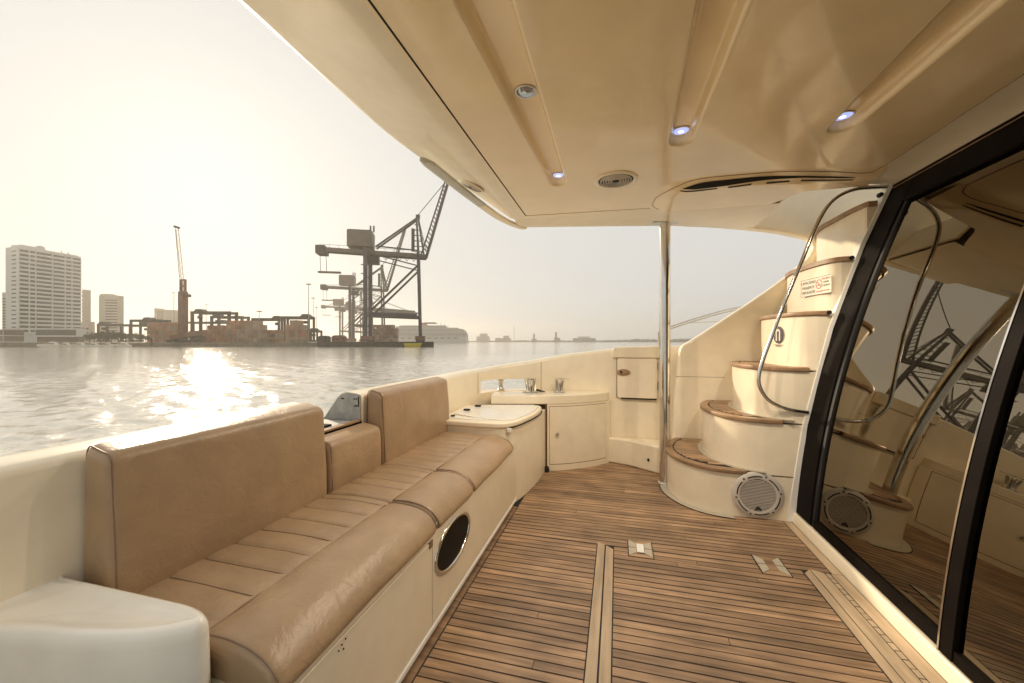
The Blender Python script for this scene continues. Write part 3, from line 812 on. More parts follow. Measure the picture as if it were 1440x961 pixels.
for i, s_ in enumerate(('PROHIBIDO', 'FUMAR', 'A BORDO')):
    text('lettering', s_, 0.015, M @ Matrix.Translation((0.100, 0.038-0.021*i, 0.0056)), RED if i == 0 else INK, t)
text('lettering', 'NO SMOKING ON BOARD', 0.010, M @ Matrix.Translation((0.070, -0.036, 0.0056)), RED, t)
M2 = M @ Matrix.Translation((0.035, 0.010, 0))
disc(M2, 0.030, 0.0006, 0.0053, ring=0.005).build('ban_ring', RED, t)
bar = plate(M2 @ Matrix.Rotation(R(-45), 4, 'Z'), [(-0.027, -0.0022), (0.027, -0.0022), (0.027, 0.0022), (-0.027, 0.0022)], 0.0054, 0.0061); bar.build('ban_bar', RED, t)
plate(M2, [(-0.018, -0.008), (0.016, -0.008), (0.016, -0.003), (-0.018, -0.003)], 0.0053, 0.0057).build('cigarette', INK, t)
M = riser_frame(3, 0.56, 1.165)
t = thing('round_notice', tuple(M.translation), 'round dark violet notice with a white arch on the fourth riser', 'sign')
disc(M, 0.058, 0.001, 0.004).build('disc', INKV, t)
ar = [(0.026*math.cos(R(a)), 0.014+0.026*math.sin(R(a))) for a in range(0, 181, 15)]
ai = [(0.013*math.cos(R(a)), 0.014+0.013*math.sin(R(a))) for a in range(180, -1, -15)]
plate(M, [(0.026, -0.040)]+ar+[(-0.026, -0.040), (-0.013, -0.040)]+ai+[(0.013, -0.040)], 0.0052, 0.0058).build('arch', SIGNW, t)
disc(M @ Matrix.Translation((0, 0.012, 0)), 0.009, 0.0006, 0.0059).build('dot', INK, t)
for w, z in ((0.05, -0.068), (0.03, -0.076)):
    plate(M, [(-w, z-0.0018), (w, z-0.0018), (w, z+0.0018), (-w, z+0.0018)], 0.004, 0.0045).build('caption', INK, t)

# ------------------------------------------------------------------ hardtop (ceiling)
YR = 0.80                                              # unseen near edge of the hardtop, cut back to let sky light in
ribs = [(-0.362, -0.340, 2.425, 0.082, 0.048), (0.284, 0.291, 2.075, 0.078, 0.052), (0.988, 0.962, 2.125, 0.085, 0.052)]
def sd_rib(x, y, rb):
    xa, xb, ye, wa, wb = rb
    tt = min(1, max(0, (y-0.9)/(ye-0.9))); xc = lerp(xa, xb, tt); w = lerp(wa, wb, tt)
    ey = ye-wb
    if y <= ey: return abs(x-xc)-w
    return math.hypot(x-xc, y-ey)-w
def cove_sd(x, y):
    """signed distance to the dropped cove over the stairs (negative inside)"""
    e = 2.512 + 0.10*max(0, (x-0.6)/0.8)**1.3
    px = x - 0.245; 
    d = e - y
    r = 0.22
    dx, dy = 0.245 - x, e - y
    qx, qy = dx + r, dy + r
    return max(min(max(qx, qy), 0) + math.hypot(max(qx, 0), max(qy, 0)) - r, 0.235-x if False else -9)
def ceil_z(x, y):
    z = 2.070
    for rb in ribs:
        d = sd_rib(x, y, rb)
        if d < 0.02: z += 0.044*sstep(0.003, -0.023, d)
    d = cove_sd(x, y)
    z -= 0.030*sstep(0.03, -0.12, d)
    return z
def hole_cut(x, y): return False
nx, ny = 330, 300
X0, X1, Y0, Y1 = -0.685, 1.42, YR, 3.02
g = MB()
def ceil_ymax(x): return lerp(3.02, 2.815, sstep(0.98, 1.12, x))          # stairwell opening beyond this line
g.grid([[(lerp(X0, X1, i/nx), lerp(Y0, ceil_ymax(lerp(X0, X1, i/nx)), j/ny), ceil_z(lerp(X0, X1, i/nx), lerp(Y0, ceil_ymax(lerp(X0, X1, i/nx)), j/ny))) for i in range(nx+1)] for j in range(ny+1)])
lipx = [lerp(0.98, 1.44, k/16) for k in range(17)]
g.grid([[(x, ceil_ymax(x), ceil_z(min(x, 1.42), ceil_ymax(x))) for x in lipx], [(x, ceil_ymax(x)+0.012, ceil_z(min(x, 1.42), 2.8)+0.02) for x in lipx], [(x, ceil_ymax(x)+0.012, 2.345) for x in lipx]])
ceiling = g.build('ceiling', CEIL); ceiling.data.shade_smooth()
tag(ceiling, 'glossy cream ceiling of the hardtop with three moulded grooves', None, None, 'structure')
def on_ceiling(x, y, dz=0.0015): return (x, y, ceil_z(x, y)-dz)
MB().tube([on_ceiling(-0.668, lerp(YR, 2.935, k/40), 0) for k in range(41)], 0.0038, 6).build('seam', CAULK, ceiling)
MB().tube([on_ceiling(lerp(-0.668, 0.23, k/20), 2.935+0.06*k/20, 0) for k in range(21)], 0.002, 6).build('seam', PIPING, ceiling)
sm = spline([(0.285, 3.0), (0.245, 2.955), (0.237, 2.88), (0.250, 2.77), (0.29, 2.67), (0.36, 2.575), (0.46, 2.518), (0.66, 2.515), (0.9, 2.535), (1.15, 2.59), (1.33, 2.64), (1.385, 2.61), (1.395, 2.5), (1.395, 1.9), (1.395, 1.0), (1.395, YR)], 8)
MB().tube([on_ceiling(x, y, 0) for x, y in sm], 0.0024, 6).build('seam', PIPING, ceiling)

# hardtop edges, top and door-side fillet
def roof_edge_x(y): return lerp(-1.175, -0.775, sstep(1.7, 3.35, y)) if y > 1.7 else -1.175
def fascia(y):
    xo = roof_edge_x(y); k = (abs(xo)-0.76)/0.44; zo = 2.070+0.150*k
    pts = [(-0.685, 2.070), (-0.715, 2.0685), (-0.745, 2.069), (-0.760, 2.071)]
    for t_ in (0.12, 0.28, 0.45, 0.62, 0.78, 0.9, 0.97): pts.append((lerp(-0.760, xo, t_), lerp(2.071, zo, t_**1.1)))
    pts += [(xo, zo+0.004), (xo-0.006, zo+0.02), (xo-0.002, zo+0.045), (xo+0.03, zo+0.075), (xo+0.15, max(zo+0.10, 2.30)), (-0.60, 2.34)]
    return pts
m_ = MB(); rows = []
for k in range(61):
    y = lerp(YR, 3.02, k/60); rows.append([(x, y, z) for x, z in fascia(y)])
m_.grid(rows)
edge_y = [(-0.90, 3.08), (-0.78, 3.16), (-0.70, 3.215), (-0.2, 3.325), (0.35, 3.45), (0.7, 3.57), (1.06, 3.66), (1.6, 3.66), (2.6, 3.66)]
rows = []
for k in range(71):
    x = lerp(-0.775, 1.06, (k/70)); ye = interp(edge_y, x)
    s = sstep(0.3, 0.9, x)
    zc = ceil_z(min(x, 1.40), 3.015)
    rows.append([(x, 3.015, zc), (x, lerp(3.02, ye-0.10, 0.5), zc-0.004), (x, ye-0.10, 2.060-0.02*s), (x, ye-0.05, 2.052-0.01*s), (x, ye-0.015, 2.058+0.01*s), (x, ye+0.012, 2.080+.02*s), (x, ye+0.03, 2.13+.02*s), (x, ye+0.0, 2.20), (x, ye-0.1, 2.30), (x, ye-0.5, 2.34)])
m_.grid(rows)
m_.box(-1.0, 3.2, YR, 2.82, 2.30, 2.345)
m_.box(-1.0, 1.06, 2.82, 3.3, 2.30, 2.344)
m_.box(1.06, 1.075, 3.0, 3.654, 2.06, 2.344)
m_.box(-1.10, 3.2, YR-0.04, YR, 2.06, 2.345)
hard = m_.build('hardtop', GEL, None, 50)
tag(hard, 'cream hardtop edge with a slanted fascia above the cockpit', None, None, 'structure')
# moulding between the ceiling and the door header
fl = MB(); rows = []
for k in range(2):
    y = (-0.3, 2.86)[k]
    rows.append([(1.40, y, 2.070), (1.42, y, 2.069), (1.47, y, 2.064), (1.52, y, 2.055), (1.545, y, 2.046), (1.56, y, 2.040), (1.66, y, 2.04)])
fl.grid(rows); head = fl.build('header_moulding', GEL, None, 40)
tag(head, 'cream moulding between the ceiling and the cabin door header', None, None, 'structure')

# grey trim wing along the aft corner of the hardtop
t = thing('roof_wing', (-0.95, 2.4, 2.07), 'grey trim wing with a rounded free end under the hardtop edge', 'trim')
wp = spline([(-1.005, 1.915, 2.082), (-0.985, 2.06, 2.075), (-0.955, 2.30, 2.066), (-0.915, 2.60, 2.058), (-0.87, 2.88, 2.052), (-0.81, 3.08, 2.050), (-0.755, 3.20, 2.052)], 6)
rows = []
for i, p in enumerate(wp):
    w = 0.036*min(1, 0.35+i*0.22); h = 0.016
    rows.append([(p[0]-w*0.6, p[1], p[2]), (p[0]-w*0.5, p[1], p[2]-h*0.35), (p[0]+w*0.2, p[1], p[2]-h*0.5), (p[0]+w, p[1]+0.01, p[2]-h*0.1), (p[0]+w, p[1]+0.01, p[2]+h), (p[0]-w*0.3, p[1], p[2]+h*0.9)])
nsp = int(len(rows)*0.52)
MB().loft(rows[:nsp]).build('free_end', GREY, t, 60)
MB().loft(rows[nsp-1:]).build('inner_length', GEL, t, 60)

# downlights
def downlight(x, y, lit, label):
    z = ceil_z(x, y)
    t_ = thing('downlight', (x, y, z), label, 'ceiling light', 'ceiling downlights')
    MB().lathe([(0.036, z+0.001), (0.046, z+0.001), (0.0465, z-0.002), (0.043, z-0.0035), (0.037, z-0.003), (0.036, z+0.001)], (x, y, 0), 'z', 36).build('bezel', STEELB, t_, 40)
    if lit: 
        MB().lathe([(0, z-0.0030), (0.018, z-0.0027), (0.037, z-0.0016), (0.037, z-0.0008), (0, z-0.0008)], (x, y, 0), 'z', 30).build('lens', LENS, t_, 40)
        MB().lathe([(0, z-0.0042), (0.008, z-0.0040), (0.013, z-0.0031), (0.013, z-0.0026), (0, z-0.0026)], (x, y+0.004, 0), 'z', 20).build('bulb', BULB, t_, 40)
        ld = bpy.data.lights.new('lamp_light', 'SPOT'); ld.energy = 25; ld.spot_size = R(142); ld.spot_blend = 0.6; ld.shadow_soft_size = 0.035; ld.color = (1.0, 0.85, 0.66)
        lo = bpy.data.objects.new('lamp_light', ld); col.objects.link(lo); lo.parent = t_; lo.location = (0, 0, -0.055)

    else: MB().lathe([(0, z-0.012), (0.012, z-0.0115), (0.024, z-0.009), (0.033, z-0.005), (0.038, z-0.001), (0, z-0.0006)], (x, y, 0), 'z', 30).build('reflector', LENSO, t_, 60)
downlight(-0.352, 1.545, False, 'unlit chrome downlight halfway along the leftmost ceiling groove')
downlight(-0.340, 2.372, True, 'lit bluish downlight at the far end of the leftmost ceiling groove')
downlight(0.291, 2.020, True, 'lit bluish downlight at the end of the middle ceiling groove')
downlight(0.962, 2.070, True, 'lit bluish downlight at the end of the ceiling groove nearest the door')

# round louvred vents
def vent(c, r, label, tilt=None):
    t_ = thing('ceiling_vent', c, label, 'vent', 'round vents of the hardtop')
    M = Matrix.Translation(c) @ (tilt or Matrix.Identity(4))
    def L(prof, seg=40):
        m = MB().lathe(prof, (0, 0, 0), 'z', seg); m.v = [tuple(M @ Vector(p)) for p in m.v]; return m
    L([(r*0.80, 0.0), (r, 0.0), (r, -0.004), (r*0.95, -0.009), (r*0.84, -0.010), (r*0.80, -0.006), (r*0.80, 0)]).build('ring', GEL, t_, 40)
    L([(0, -0.001), (r*0.81, -0.001), (r*0.81, -0.003), (0, -0.003)]).build('back', DARK, t_)
    for k in range(5):
        q = r*(0.70-0.118*k)
        L([(q-r*0.028, -0.004), (q+r*0.028, -0.0045), (q+r*0.02, -0.010), (q-r*0.03, -0.0115), (q-r*0.028, -0.004)]).build('louvre', SPK, t_, 60)
    L([(0, -0.004), (r*0.14, -0.004), (r*0.14, -0.012), (0, -0.013)], 20).build('hub', DARK, t_, 40)
vent((-0.008, 2.415, 2.0700), 0.125, 'round louvred vent in the flat ceiling between two grooves')
vent((-0.905, 2.40, 2.118), 0.088, 'round vent in the slanted fascia at the aft edge of the hardtop', Matrix.Rotation(R(24), 4, 'Y'))

# slotted air outlet in the cove over the stairs
t = thing('slot_outlet', (0.8, 2.6, 2.05), 'long black slotted outlet in the ceiling cove above the stairs', 'outlet')
def slot(top, bot, name, mat, dz=0.003):
    a = spline(top, 8); b = spline(bot, 8)
    m = MB(); m.grid([[on_ceiling(x, y, dz) for x, y in a], [on_ceiling(x, y, dz) for x, y in b]]); o = m.build(name, mat, t)
    sol = o.modifiers.new('thick', 'SOLIDIFY'); sol.thickness = 0.002
    return o
slot([(0.385, 2.600), (0.47, 2.556), (0.62, 2.548), (0.80, 2.556), (1.0, 2.592), (1.20, 2.640), (1.30, 2.668)], [(0.385, 2.602), (0.47, 2.610), (0.62, 2.600), (0.80, 2.588), (1.0, 2.606), (1.20, 2.650), (1.30, 2.670)], 'slot', DARK)
slot([(0.372, 2.622), (0.44, 2.628), (0.58, 2.622)], [(0.372, 2.626), (0.44, 2.644), (0.58, 2.634)], 'louvre', RUBBER)
slot([(0.64, 2.618), (0.76, 2.608)], [(0.64, 2.634), (0.76, 2.622)], 'louvre', RUBBER)
slot([(0.84, 2.612), (0.96, 2.622)], [(0.84, 2.626), (0.96, 2.634)], 'louvre', RUBBER)
slot([(1.02, 2.628), (1.30, 2.688)], [(1.02, 2.640), (1.30, 2.694)], 'louvre', RUBBER)

# ------------------------------------------------------------------ cabin door and front
sill = thing('door_sill', (1.09, 1.4, 0.0), 'white door sill with metal tracks along the edge of the deck', 'sill')
MB().prism([(1.050, -0.010), (1.056, 0.050), (1.063, 0.058), (1.083, 0.058), (1.083, -0.01)], -0.6, 2.834, 'y').build('riser', GEL, sill, 50, bevel=0.004)
MB().box(1.0832, 1.100, -0.6, 2.834, 0.0, 0.055).build('drain_channel', PIPING, sill)
for k in range(60):
    y = 2.80-k*0.0535
    MB().box(1.0836, 1.0996, y, y+0.030, 0.0552, 0.0566).build('grate_bar', SPKD, sill)
for x in (1.101, 1.118, 1.134):
    MB().box(x, x+0.009, -0.6, 2.86, 0.0, 0.064).build('track', STEELB, sill, bevel=0.0015)
MB().box(1.1005, 1.20, -0.6, 2.86, -0.01, 0.046).build('bed', BLACK, sill)

dr = thing('cabin_door', (1.10, 2.2, 0.06), 'black framed sliding cabin door of raked tinted glass', 'door')
ZS = [lerp(0.064, 2.045, k/30) for k in range(31)]
def strip(y0, y1, z0, z1, off, th, n=24):
    """curved slab following the rake of the cabin front"""
    zs = [lerp(z0, z1, k/n) for k in range(n+1)]
    rings = [[(door_x(z)+off, y0, z), (door_x(z)+off, y1, z), (door_x(z)+off+th, y1, z), (door_x(z)+off+th, y0, z)] for z in zs]
    return MB().loft(rings)
strip(2.650, 2.880, 0.064, 2.05, 0.0, 0.05).build('front_post', BLACK, dr, 30, bevel=0.004)
strip(2.622, 2.649, 0.064, 1.90, 0.010, 0.03).build('post_gasket', RUBBER, dr, 30)
strip(-0.5, 2.649, 1.885, 2.05, 0.0, 0.05, 6).build('header', BLACK, dr, 30, bevel=0.004)
strip(-0.5, 2.86, 2.034, 2.046, -0.008, 0.007, 2).build('header_trim', STEEL, dr, 30)
strip(-0.5, 2.86, 2.0135, 2.020, -0.004, 0.0035, 2).build('header_line', TEAKV, dr, 30)
strip(1.690, 2.621, 0.0662, 0.105, 0.004, 0.03, 3).build('bottom_rail', BLACK, dr, 30)
strip(1.690, 2.623, 0.105, 1.885, 0.022, 0.006, 40).build('pane', GLASS, dr, 30)
strip(1.684, 1.6915, 0.066, 1.90, -0.012, 0.03).build('edge_strip', STEEL, dr, 30)
strip(1.632, 1.6835, 0.066, 1.90, -0.010, 0.03).build('stile', BLACK, dr, 30, bevel=0.003)
strip(-0.5, 1.6315, 0.105, 1.885, 0.006, 0.006, 40).build('pane', GLASS, dr, 30)
strip(-0.5, 1.6315, 0.066, 0.105, -0.006, 0.03, 3).build('bottom_rail', BLACK, dr, 30)
MB().lathe([(0, 0), (0.016, 0), (0.016, 0.02), (0.008, 0.026), (0, 0.026)], (1.105, 2.855, 0.085), 'y', 14).build('stop_bolt', STEEL, dr, 40)

# cabin interior seen dimly through the glass
CABW = pmat('cabin_wood', (0.42, 0.19, 0.06), 0.35, coat=0.2, var=(18, 0.25), stretch=(1, 0.12, 1))
CABD = pmat('cabin_dark', (0.03, 0.026, 0.022), 0.6)
CABF = pmat('cabin_carpet', (0.16, 0.115, 0.06), 0.9, var=(60, 0.1))
CLOTH = pmat('blue_cloth', (0.03, 0.035, 0.05), 0.9, var=(20, 0.2))
r_ = MB()
r_.box(1.20, 5.0, -0.6, 2.83, -0.05, 0.03)
cf = r_.build('cabin_floor', CABF); tag(cf, 'carpeted cabin floor behind the tinted door', None, None, 'structure')
r_ = MB(); r_.box(5.0, 5.05, -0.6, 2.9, 0, 2.3); r_.box(1.25, 5.0, -0.65, -0.6, 0, 2.3); r_.box(1.85, 5.0, 2.83, 2.88, 0, 2.04); r_.box(1.66, 5.05, -0.6, 2.9, 2.05, 2.10)
cw = r_.build('cabin_wall', CABD); tag(cw, 'dark cabin walls behind the tinted door', None, None, 'structure')
t = thing('cabin_cabinet', (1.95, 1.3, 0.03), 'orange-brown wooden cabinet inside the cabin behind the tinted glass', 'cabinet')
MB().box(1.80, 2.40, 0.30, 2.55, 0.031, 0.80).build('carcass', CABW, t, bevel=0.01)
MB().box(1.77, 2.42, 0.28, 2.57, 0.801, 0.84).build('top', CABW, t, bevel=0.01)
for k in range(3): MB().box(1.784, 1.7995, 0.36+k*0.73, 1.02+k*0.73, 0.10, 0.74).build('door', CABW, t, bevel=0.006)
bgp = spline([(0, 0.17), (0.10, 0.15), (0.17, 0.08), (0.20, 0.0)], 4)
bagm = MB(); rings = []
for h_, w, d in ((0.031, .16, .10), (0.06, .175, .115), (0.12, .15, .10), (0.18, .11, .07), (0.23, .06, .045), (0.25, .02, .02)):
    rings.append([(1.42+0.02*math.sin(h_*20)+w*0.6*math.cos(2*math.pi*j/16)*(1+0.12*math.sin(3*2*math.pi*j/16+h_*9)), 1.98+d*1.3*math.sin(2*math.pi*j/16), h_) for j in range(16)])
bag = bagm.loft(rings).build('cloth_bag', CLOTH, None, 60); tag(bag, 'crumpled dark blue bag on the cabin floor behind the glass', 'bag')

# rails forward along the side deck, outside the stairs
t = thing('bow_rail', (0.6, 4.2, 1.0), 'thin twin steel rail rising beyond the stair wall', 'rail')
for dz in (0, 0.022):
    MB().tube(spline([(0.40, 4.22, 1.205+dz), (0.75, 4.25, 1.325+dz), (1.15, 4.28, 1.43+dz), (1.9, 4.32, 1.52+dz)], 5), 0.006, 8).build('rail', STEELB, t, 60)
for x, z in ((0.40, 1.215), (1.9, 1.53)): MB().tube([(x, 4.22+(x-0.4)*0.067, 0.9), (x, 4.22+(x-0.4)*0.067, z)], 0.010, 8).build('stanchion', STEELB, t, 60)
MB().tube([(0.68, 4.24, 1.302), (0.98, 4.30, 1.318)], 0.004, 6).build('cross_wire', STEELB, t)
sdk = MB().box(-0.2, 6.0, 3.98, 4.45, 0.80, 0.92).build('side_deck', GELW, None, bevel=0.02)
tag(sdk, 'white side deck running forward outside the stairs', None, None, 'structure')

# ================================================================== THE HARBOUR
# harbour survey frame: metres abeam (a, + = right) and metres off (d) from the berth, turned with the berth heading
CA, SA = math.cos(R(YAW)), math.sin(R(YAW))
def hb(a, d, z=0.0): return Vector((a*CA - d*SA, a*SA + d*CA, z))
def brg(b, d, z=0.0): return hb((b-720)/560*d, d, z)       # b: chart bearing tick, 560 ticks per unit tangent
def hgt(t, d): return 1.12 + (480-t)/560*d                 # height of a chart elevation tick at distance d
QZ = 1.0                                                   # quay level

# water: short wind waves modelled out to a few hundred metres, a sheet with ripple relief beyond
nr, na, RMAX, S = 420, 900, 420.0, 3600.0
rad = 3.0*(RMAX/3.0)**(np.arange(nr)/(nr-1))
ang = np.radians(np.linspace(90+YAW-76, 90+YAW+76, na))
RR, AA = np.meshgrid(rad, ang, indexing='ij')
wx, wy = RR*np.cos(AA), RR*np.sin(AA)
wz = np.zeros_like(wx)
wr = np.random.RandomState(5)
dr_ = RR*(math.log(RMAX/3.0)/(nr-1))
for j in range(34):
    lam = 0.22*(12.0**(j/33.0)); th = R(YAW+62)+wr.normal(0, 0.75); k_ = 2*math.pi/lam
    amp = 0.042*lam/(2*math.pi)*wr.uniform(0.6, 1.4)
    fade = np.clip((lam/dr_-2.0)/2.0, 0, 1)
    ph = k_*(wx*math.cos(th)+wy*math.sin(th))+wr.uniform(0, 6.28)
    wz += amp*fade*(np.sin(ph)+0.25*np.sin(2*ph+0.6))
wz *= np.clip((RMAX-RR)/80.0, 0, 1)
co = np.stack([wx, wy, wz+WZ], -1).reshape(-1, 3)
ii, jj = np.meshgrid(np.arange(nr-1), np.arange(na-1), indexing='ij')
q0 = (ii*na+jj).ravel()
quads = np.stack([q0, q0+na, q0+na+1, q0+1], -1)
# surrounding flat sheet: outer ring all round and the sector behind
ex_v, ex_f = [], []
base_i = len(co)
full = np.radians(np.linspace(90+YAW+76, 90+YAW-76+360, 40))
for a_ in full: ex_v += [(3*math.cos(a_), 3*math.sin(a_), WZ), (RMAX*math.cos(a_), RMAX*math.sin(a_), WZ)]
for k in range(39): ex_f.append((base_i+2*k, base_i+2*k+1, base_i+2*k+3, base_i+2*k+2))
b2 = base_i+len(ex_v)
al = np.radians(np.linspace(0, 360, 97))
for a_ in al: ex_v += [(RMAX*0.99*math.cos(a_), RMAX*0.99*math.sin(a_), WZ-0.012), (S*math.cos(a_), S*math.sin(a_), WZ-0.012)]
for k in range(96): ex_f.append((b2+2*k, b2+2*k+1, b2+2*k+3, b2+2*k+2))
b3 = base_i+len(ex_v)
for a_ in al[:-1]: ex_v.append((3.02*math.cos(a_), 3.02*math.sin(a_), WZ-0.02))
me = bpy.data.meshes.new('water')
me.from_pydata(np.vstack([co, np.array(ex_v)]).tolist(), [], [tuple(q) for q in quads.tolist()] + ex_f + [tuple(range(b3, b3+96))])
me.shade_smooth(); me.materials.append(WATER)
water = bpy.data.objects.new('water', me); col.objects.link(water)
tag(water, 'rippled harbour water shining under the low sun', None, None, 'structure')

CONC = pmat('quay_concrete', (0.16, 0.135, 0.10), 0.85, var=(0.5, 0.25))
CONCD = pmat('quay_dark', (0.055, 0.045, 0.035), 0.85, var=(0.4, 0.3))
ASPH = pmat('yard_ground', (0.11, 0.09, 0.065), 0.9, var=(0.2, 0.2))
HOTEL = pmat('hotel_white', (0.60, 0.60, 0.56), 0.6, var=(0.12, 0.05))
HOTELG = pmat('hotel_grey', (0.5, 0.48, 0.45), 0.6, var=(0.12, 0.05))
WIN = pmat('window_dark', (0.055, 0.055, 0.055), 0.25, rand=0.6)
BEIGE = pmat('tower_beige', (0.42, 0.37, 0.30), 0.7, var=(0.1, 0.06))
CRN = pmat('crane_steel', (0.032, 0.026, 0.022), 0.55, var=(0.3, 0.2))
CRNB = pmat('crane_navy', (0.045, 0.038, 0.045), 0.5, var=(0.3, 0.2))
CRNR = pmat('crane_rust', (0.17, 0.085, 0.05), 0.6, var=(0.3, 0.2))
CRNH = pmat('crane_house', (0.12, 0.095, 0.075), 0.6, var=(0.3, 0.15))
BOX1 = pmat('container_rust', (0.34, 0.17, 0.09), 0.7, rand=0.2, var=(0.4, 0.15))
BOX2 = pmat('container_grey', (0.30, 0.21, 0.14), 0.7, rand=0.22, var=(0.4, 0.15))
SHIPW = pmat('ship_white', (0.44, 0.42, 0.385), 0.5)
SHIPD = pmat('ship_band', (0.07, 0.065, 0.06), 0.5)
SHIPR = pmat('ship_red', (0.45, 0.06, 0.035), 0.5)
YEL = pmat('boat_yellow', (0.42, 0.33, 0.02), 0.5)
BOATW = pmat('boat_white', (0.6, 0.57, 0.5), 0.4)
LEAF = pmat('foliage', (0.055, 0.06, 0.028), 0.8, var=(0.6, 0.4), rand=0.2)
BARK = pmat('bark', (0.06, 0.045, 0.03), 0.9)
FARC = pmat('far_land', (0.07, 0.07, 0.045), 0.9, var=(0.03, 0.3))
MAST = pmat('mast_steel', (0.30, 0.27, 0.23), 0.5)

# quays and yard
def slab(name, pts, z0, z1, mat, label, bev=0.0):
    m = MB().prism([tuple(brg(b, d)[:2]) for b, d in pts], z0, z1)
    o = m.build(name, mat); tag(o, label, None, None, 'structure'); return o
slab('quay', [(-420, 205), (0, 205), (210, 215), (300, 222), (447, 228), (470, 262), (520, 700), (440, 1250), (-1200, 700)], WZ-3, 0.55, CONC, 'low concrete quay of the container terminal')
slab('pier', [(446, 212), (610, 212), (606, 232), (585, 640), (480, 640), (452, 232)], WZ-3, QZ, CONCD, 'dark pier under the big container cranes')

# hotel tower
def box_tower(name, b, d, L, W, H, rot, mat, label, wins=None, z0=0.55, cat='building', group=None):
    p = brg(b, d)
    t_ = thing(name, (0, 0, 0), label, cat, group)
    MB().box(0, L, 0, W, 0, H).build('wall', mat, t_)
    if wins: wins(t_, L, W, H)
    t_.location = (p.x, p.y, z0); t_.rotation_euler = (0, 0, rot)
    return t_
seg_me = {}
def win(parent, x, y, z, w, h, axis, depth=0.25):
    me = seg_me.get('w')
    if me is None:
        o = MB().box(-0.5, 0.5, -0.5, 0.5, -0.5, 0.5).build('window', WIN); me = o.data; bpy.data.objects.remove(o); seg_me['w'] = me
    return inst('window', me, (x, y, z), (w, depth, h) if axis == 'x' else (depth, w, h), parent)
pA, pB = brg(27, 300), brg(114.6, 336)
ax = (pB-pA); LEN = ax.length; rot = math.atan2(ax.y, ax.x)
H = 72.0
t = thing('hotel_tower', (0, 0, 0), 'tall white hotel slab with rows of balconies on the left shore', 'building')
MB().box(0, LEN, 0.6, 14.7, 0, H).build('wall', HOTEL, t)
MB().box(2, LEN*0.42, 2, 13, H, H+2.2).build('penthouse', HOTEL, t)
MB().box(LEN*0.42, LEN-1, 2, 13, H, H+0.9).build('penthouse', HOTELG, t)
MB().lathe([(0, 0), (2.6, 0.4), (2.4, 1.6), (1.6, 2.4), (0, 2.6)], (LEN*0.40, 6, H+1.8), 'z', 16).build('roof_dish', HOTELG, t, 40)
for x in (LEN*0.74, LEN*0.86): MB().box(x, x+0.5, 6, 6.5, H+0.9, H+3.4).build('roof_mast', HOTELG, t)
FL = 20; fh = (H-8)/FL
segs = [(0.6, 5.2), (6.0, 8.8), (9.4, 18.4), (19.2, 26.2), (27.0, 30.4), (31.2, LEN-0.3)]
for f_ in range(FL):
    z = 7.2+f_*fh
    MB().box(-0.1, LEN+0.1, 0.0, 0.6, z-0.9, z+0.55).build('balcony', HOTEL, t)
    for a, b in segs:
        if b > a: win(t, (a+b)/2, 0.58, z+0.55+(fh-1.45)/2, b-a, fh-1.5, 'x', 0.3)
    win(t, -0.02, 5.6, z+0.9, 4.6, 0.9, 'y', 0.3)
MB().box(-0.3, 0.0, 0.0, 0.6, 0, H).build('corner_fin', HOTEL, t)
for x in (5.6, 9.1, 18.8, 26.6, 30.8): MB().box(x-0.28, x+0.28, -0.05, 0.6, 6, H).build('fin', HOTEL, t)
t.location = (pA.x, pA.y, 0.55); t.rotation_euler = (0, 0, rot)
# podium and pavilion of the hotel
t = box_tower('hotel_podium', 4, 262, 9, 60, 8.6, R(YAW)+R(64), HOTELG, 'long low brown podium in front of the hotel tower', None)
POD = pmat('podium_brown', (0.16, 0.115, 0.08), 0.7, rand=0.2)
for k in range(2):
    for j in range(10):
        MB().box(-0.12, 0.0, 0.6+j*6, 5.8+j*6, 0.8+k*4.1, 4.2+k*4.1).build('window_bay', POD, t)
        MB().box(0.4+0, 9, -0.12, 0, 0.8+k*4.1, 4.2+k*4.1).build('window_bay', POD, t) if j == 0 else None
p0 = brg(47, 255); t = thing('glass_pavilion', (0, 0, 0), 'white framed glass pavilion at the foot of the hotel', 'building')
for z in (3.6, 8.2): MB().box(0, 25, 0, 6, z, z+0.9).build('slab', HOTEL, t)
MB().box(24, 25, 0, 6, 4.5, 8.2).build('end_post', HOTEL, t)
MB().box(0.5, 24, 0.8, 5.6, 4.5, 8.2).build('glazing', WIN, t)
MB().box(0.5, 24, 1.6, 5.6, 0, 3.6).build('ground_floor', POD, t)
t.location = (p0.x, p0.y, 0.55); t.rotation_euler = (0, 0, R(YAW)+R(8))
# other towers
def bands(n, x0f, x1f, mat=None):
    def w_(t_, L, W, H_):
        for k in range(n):
            z = 5+(H_-8)*k/n
            win(t_, L*(x0f+x1f)/2, -0.02, z, L*(x1f-x0f), (H_-8)/n*0.42, 'x', 0.3)
    return w_
box_tower('office_block', 3, 345, 8, 16, hgt(411, 345)-0.55, R(YAW), HOTELG, 'pale narrow block peeping out left of the hotel tower', bands(14, 0.1, 0.6))
box_tower('apartment_block', 115.5, 400, 3.5, 5, hgt(407, 400)-0.55, R(YAW), BEIGE, 'beige plain block just right of the hotel tower', bands(12, 0.1, 0.25))
box_tower('low_block', 113, 390, 9, 5, hgt(452, 390)-0.55, R(YAW), BEIGE, 'low beige block between the hotel and the beige tower', bands(3, 0.1, 0.9))
p = brg(139, 460); t = thing('beige_tower', (0, 0, 0), 'broad beige tower with fine floor lines left of the yard', 'building')
Ht = hgt(415, 460)-0.55
MB().prism([(0, 0), (3, -1), (8, -1), (20, 1.6), (20, 9), (0, 9)], 0, Ht).build('wall', BEIGE, t)
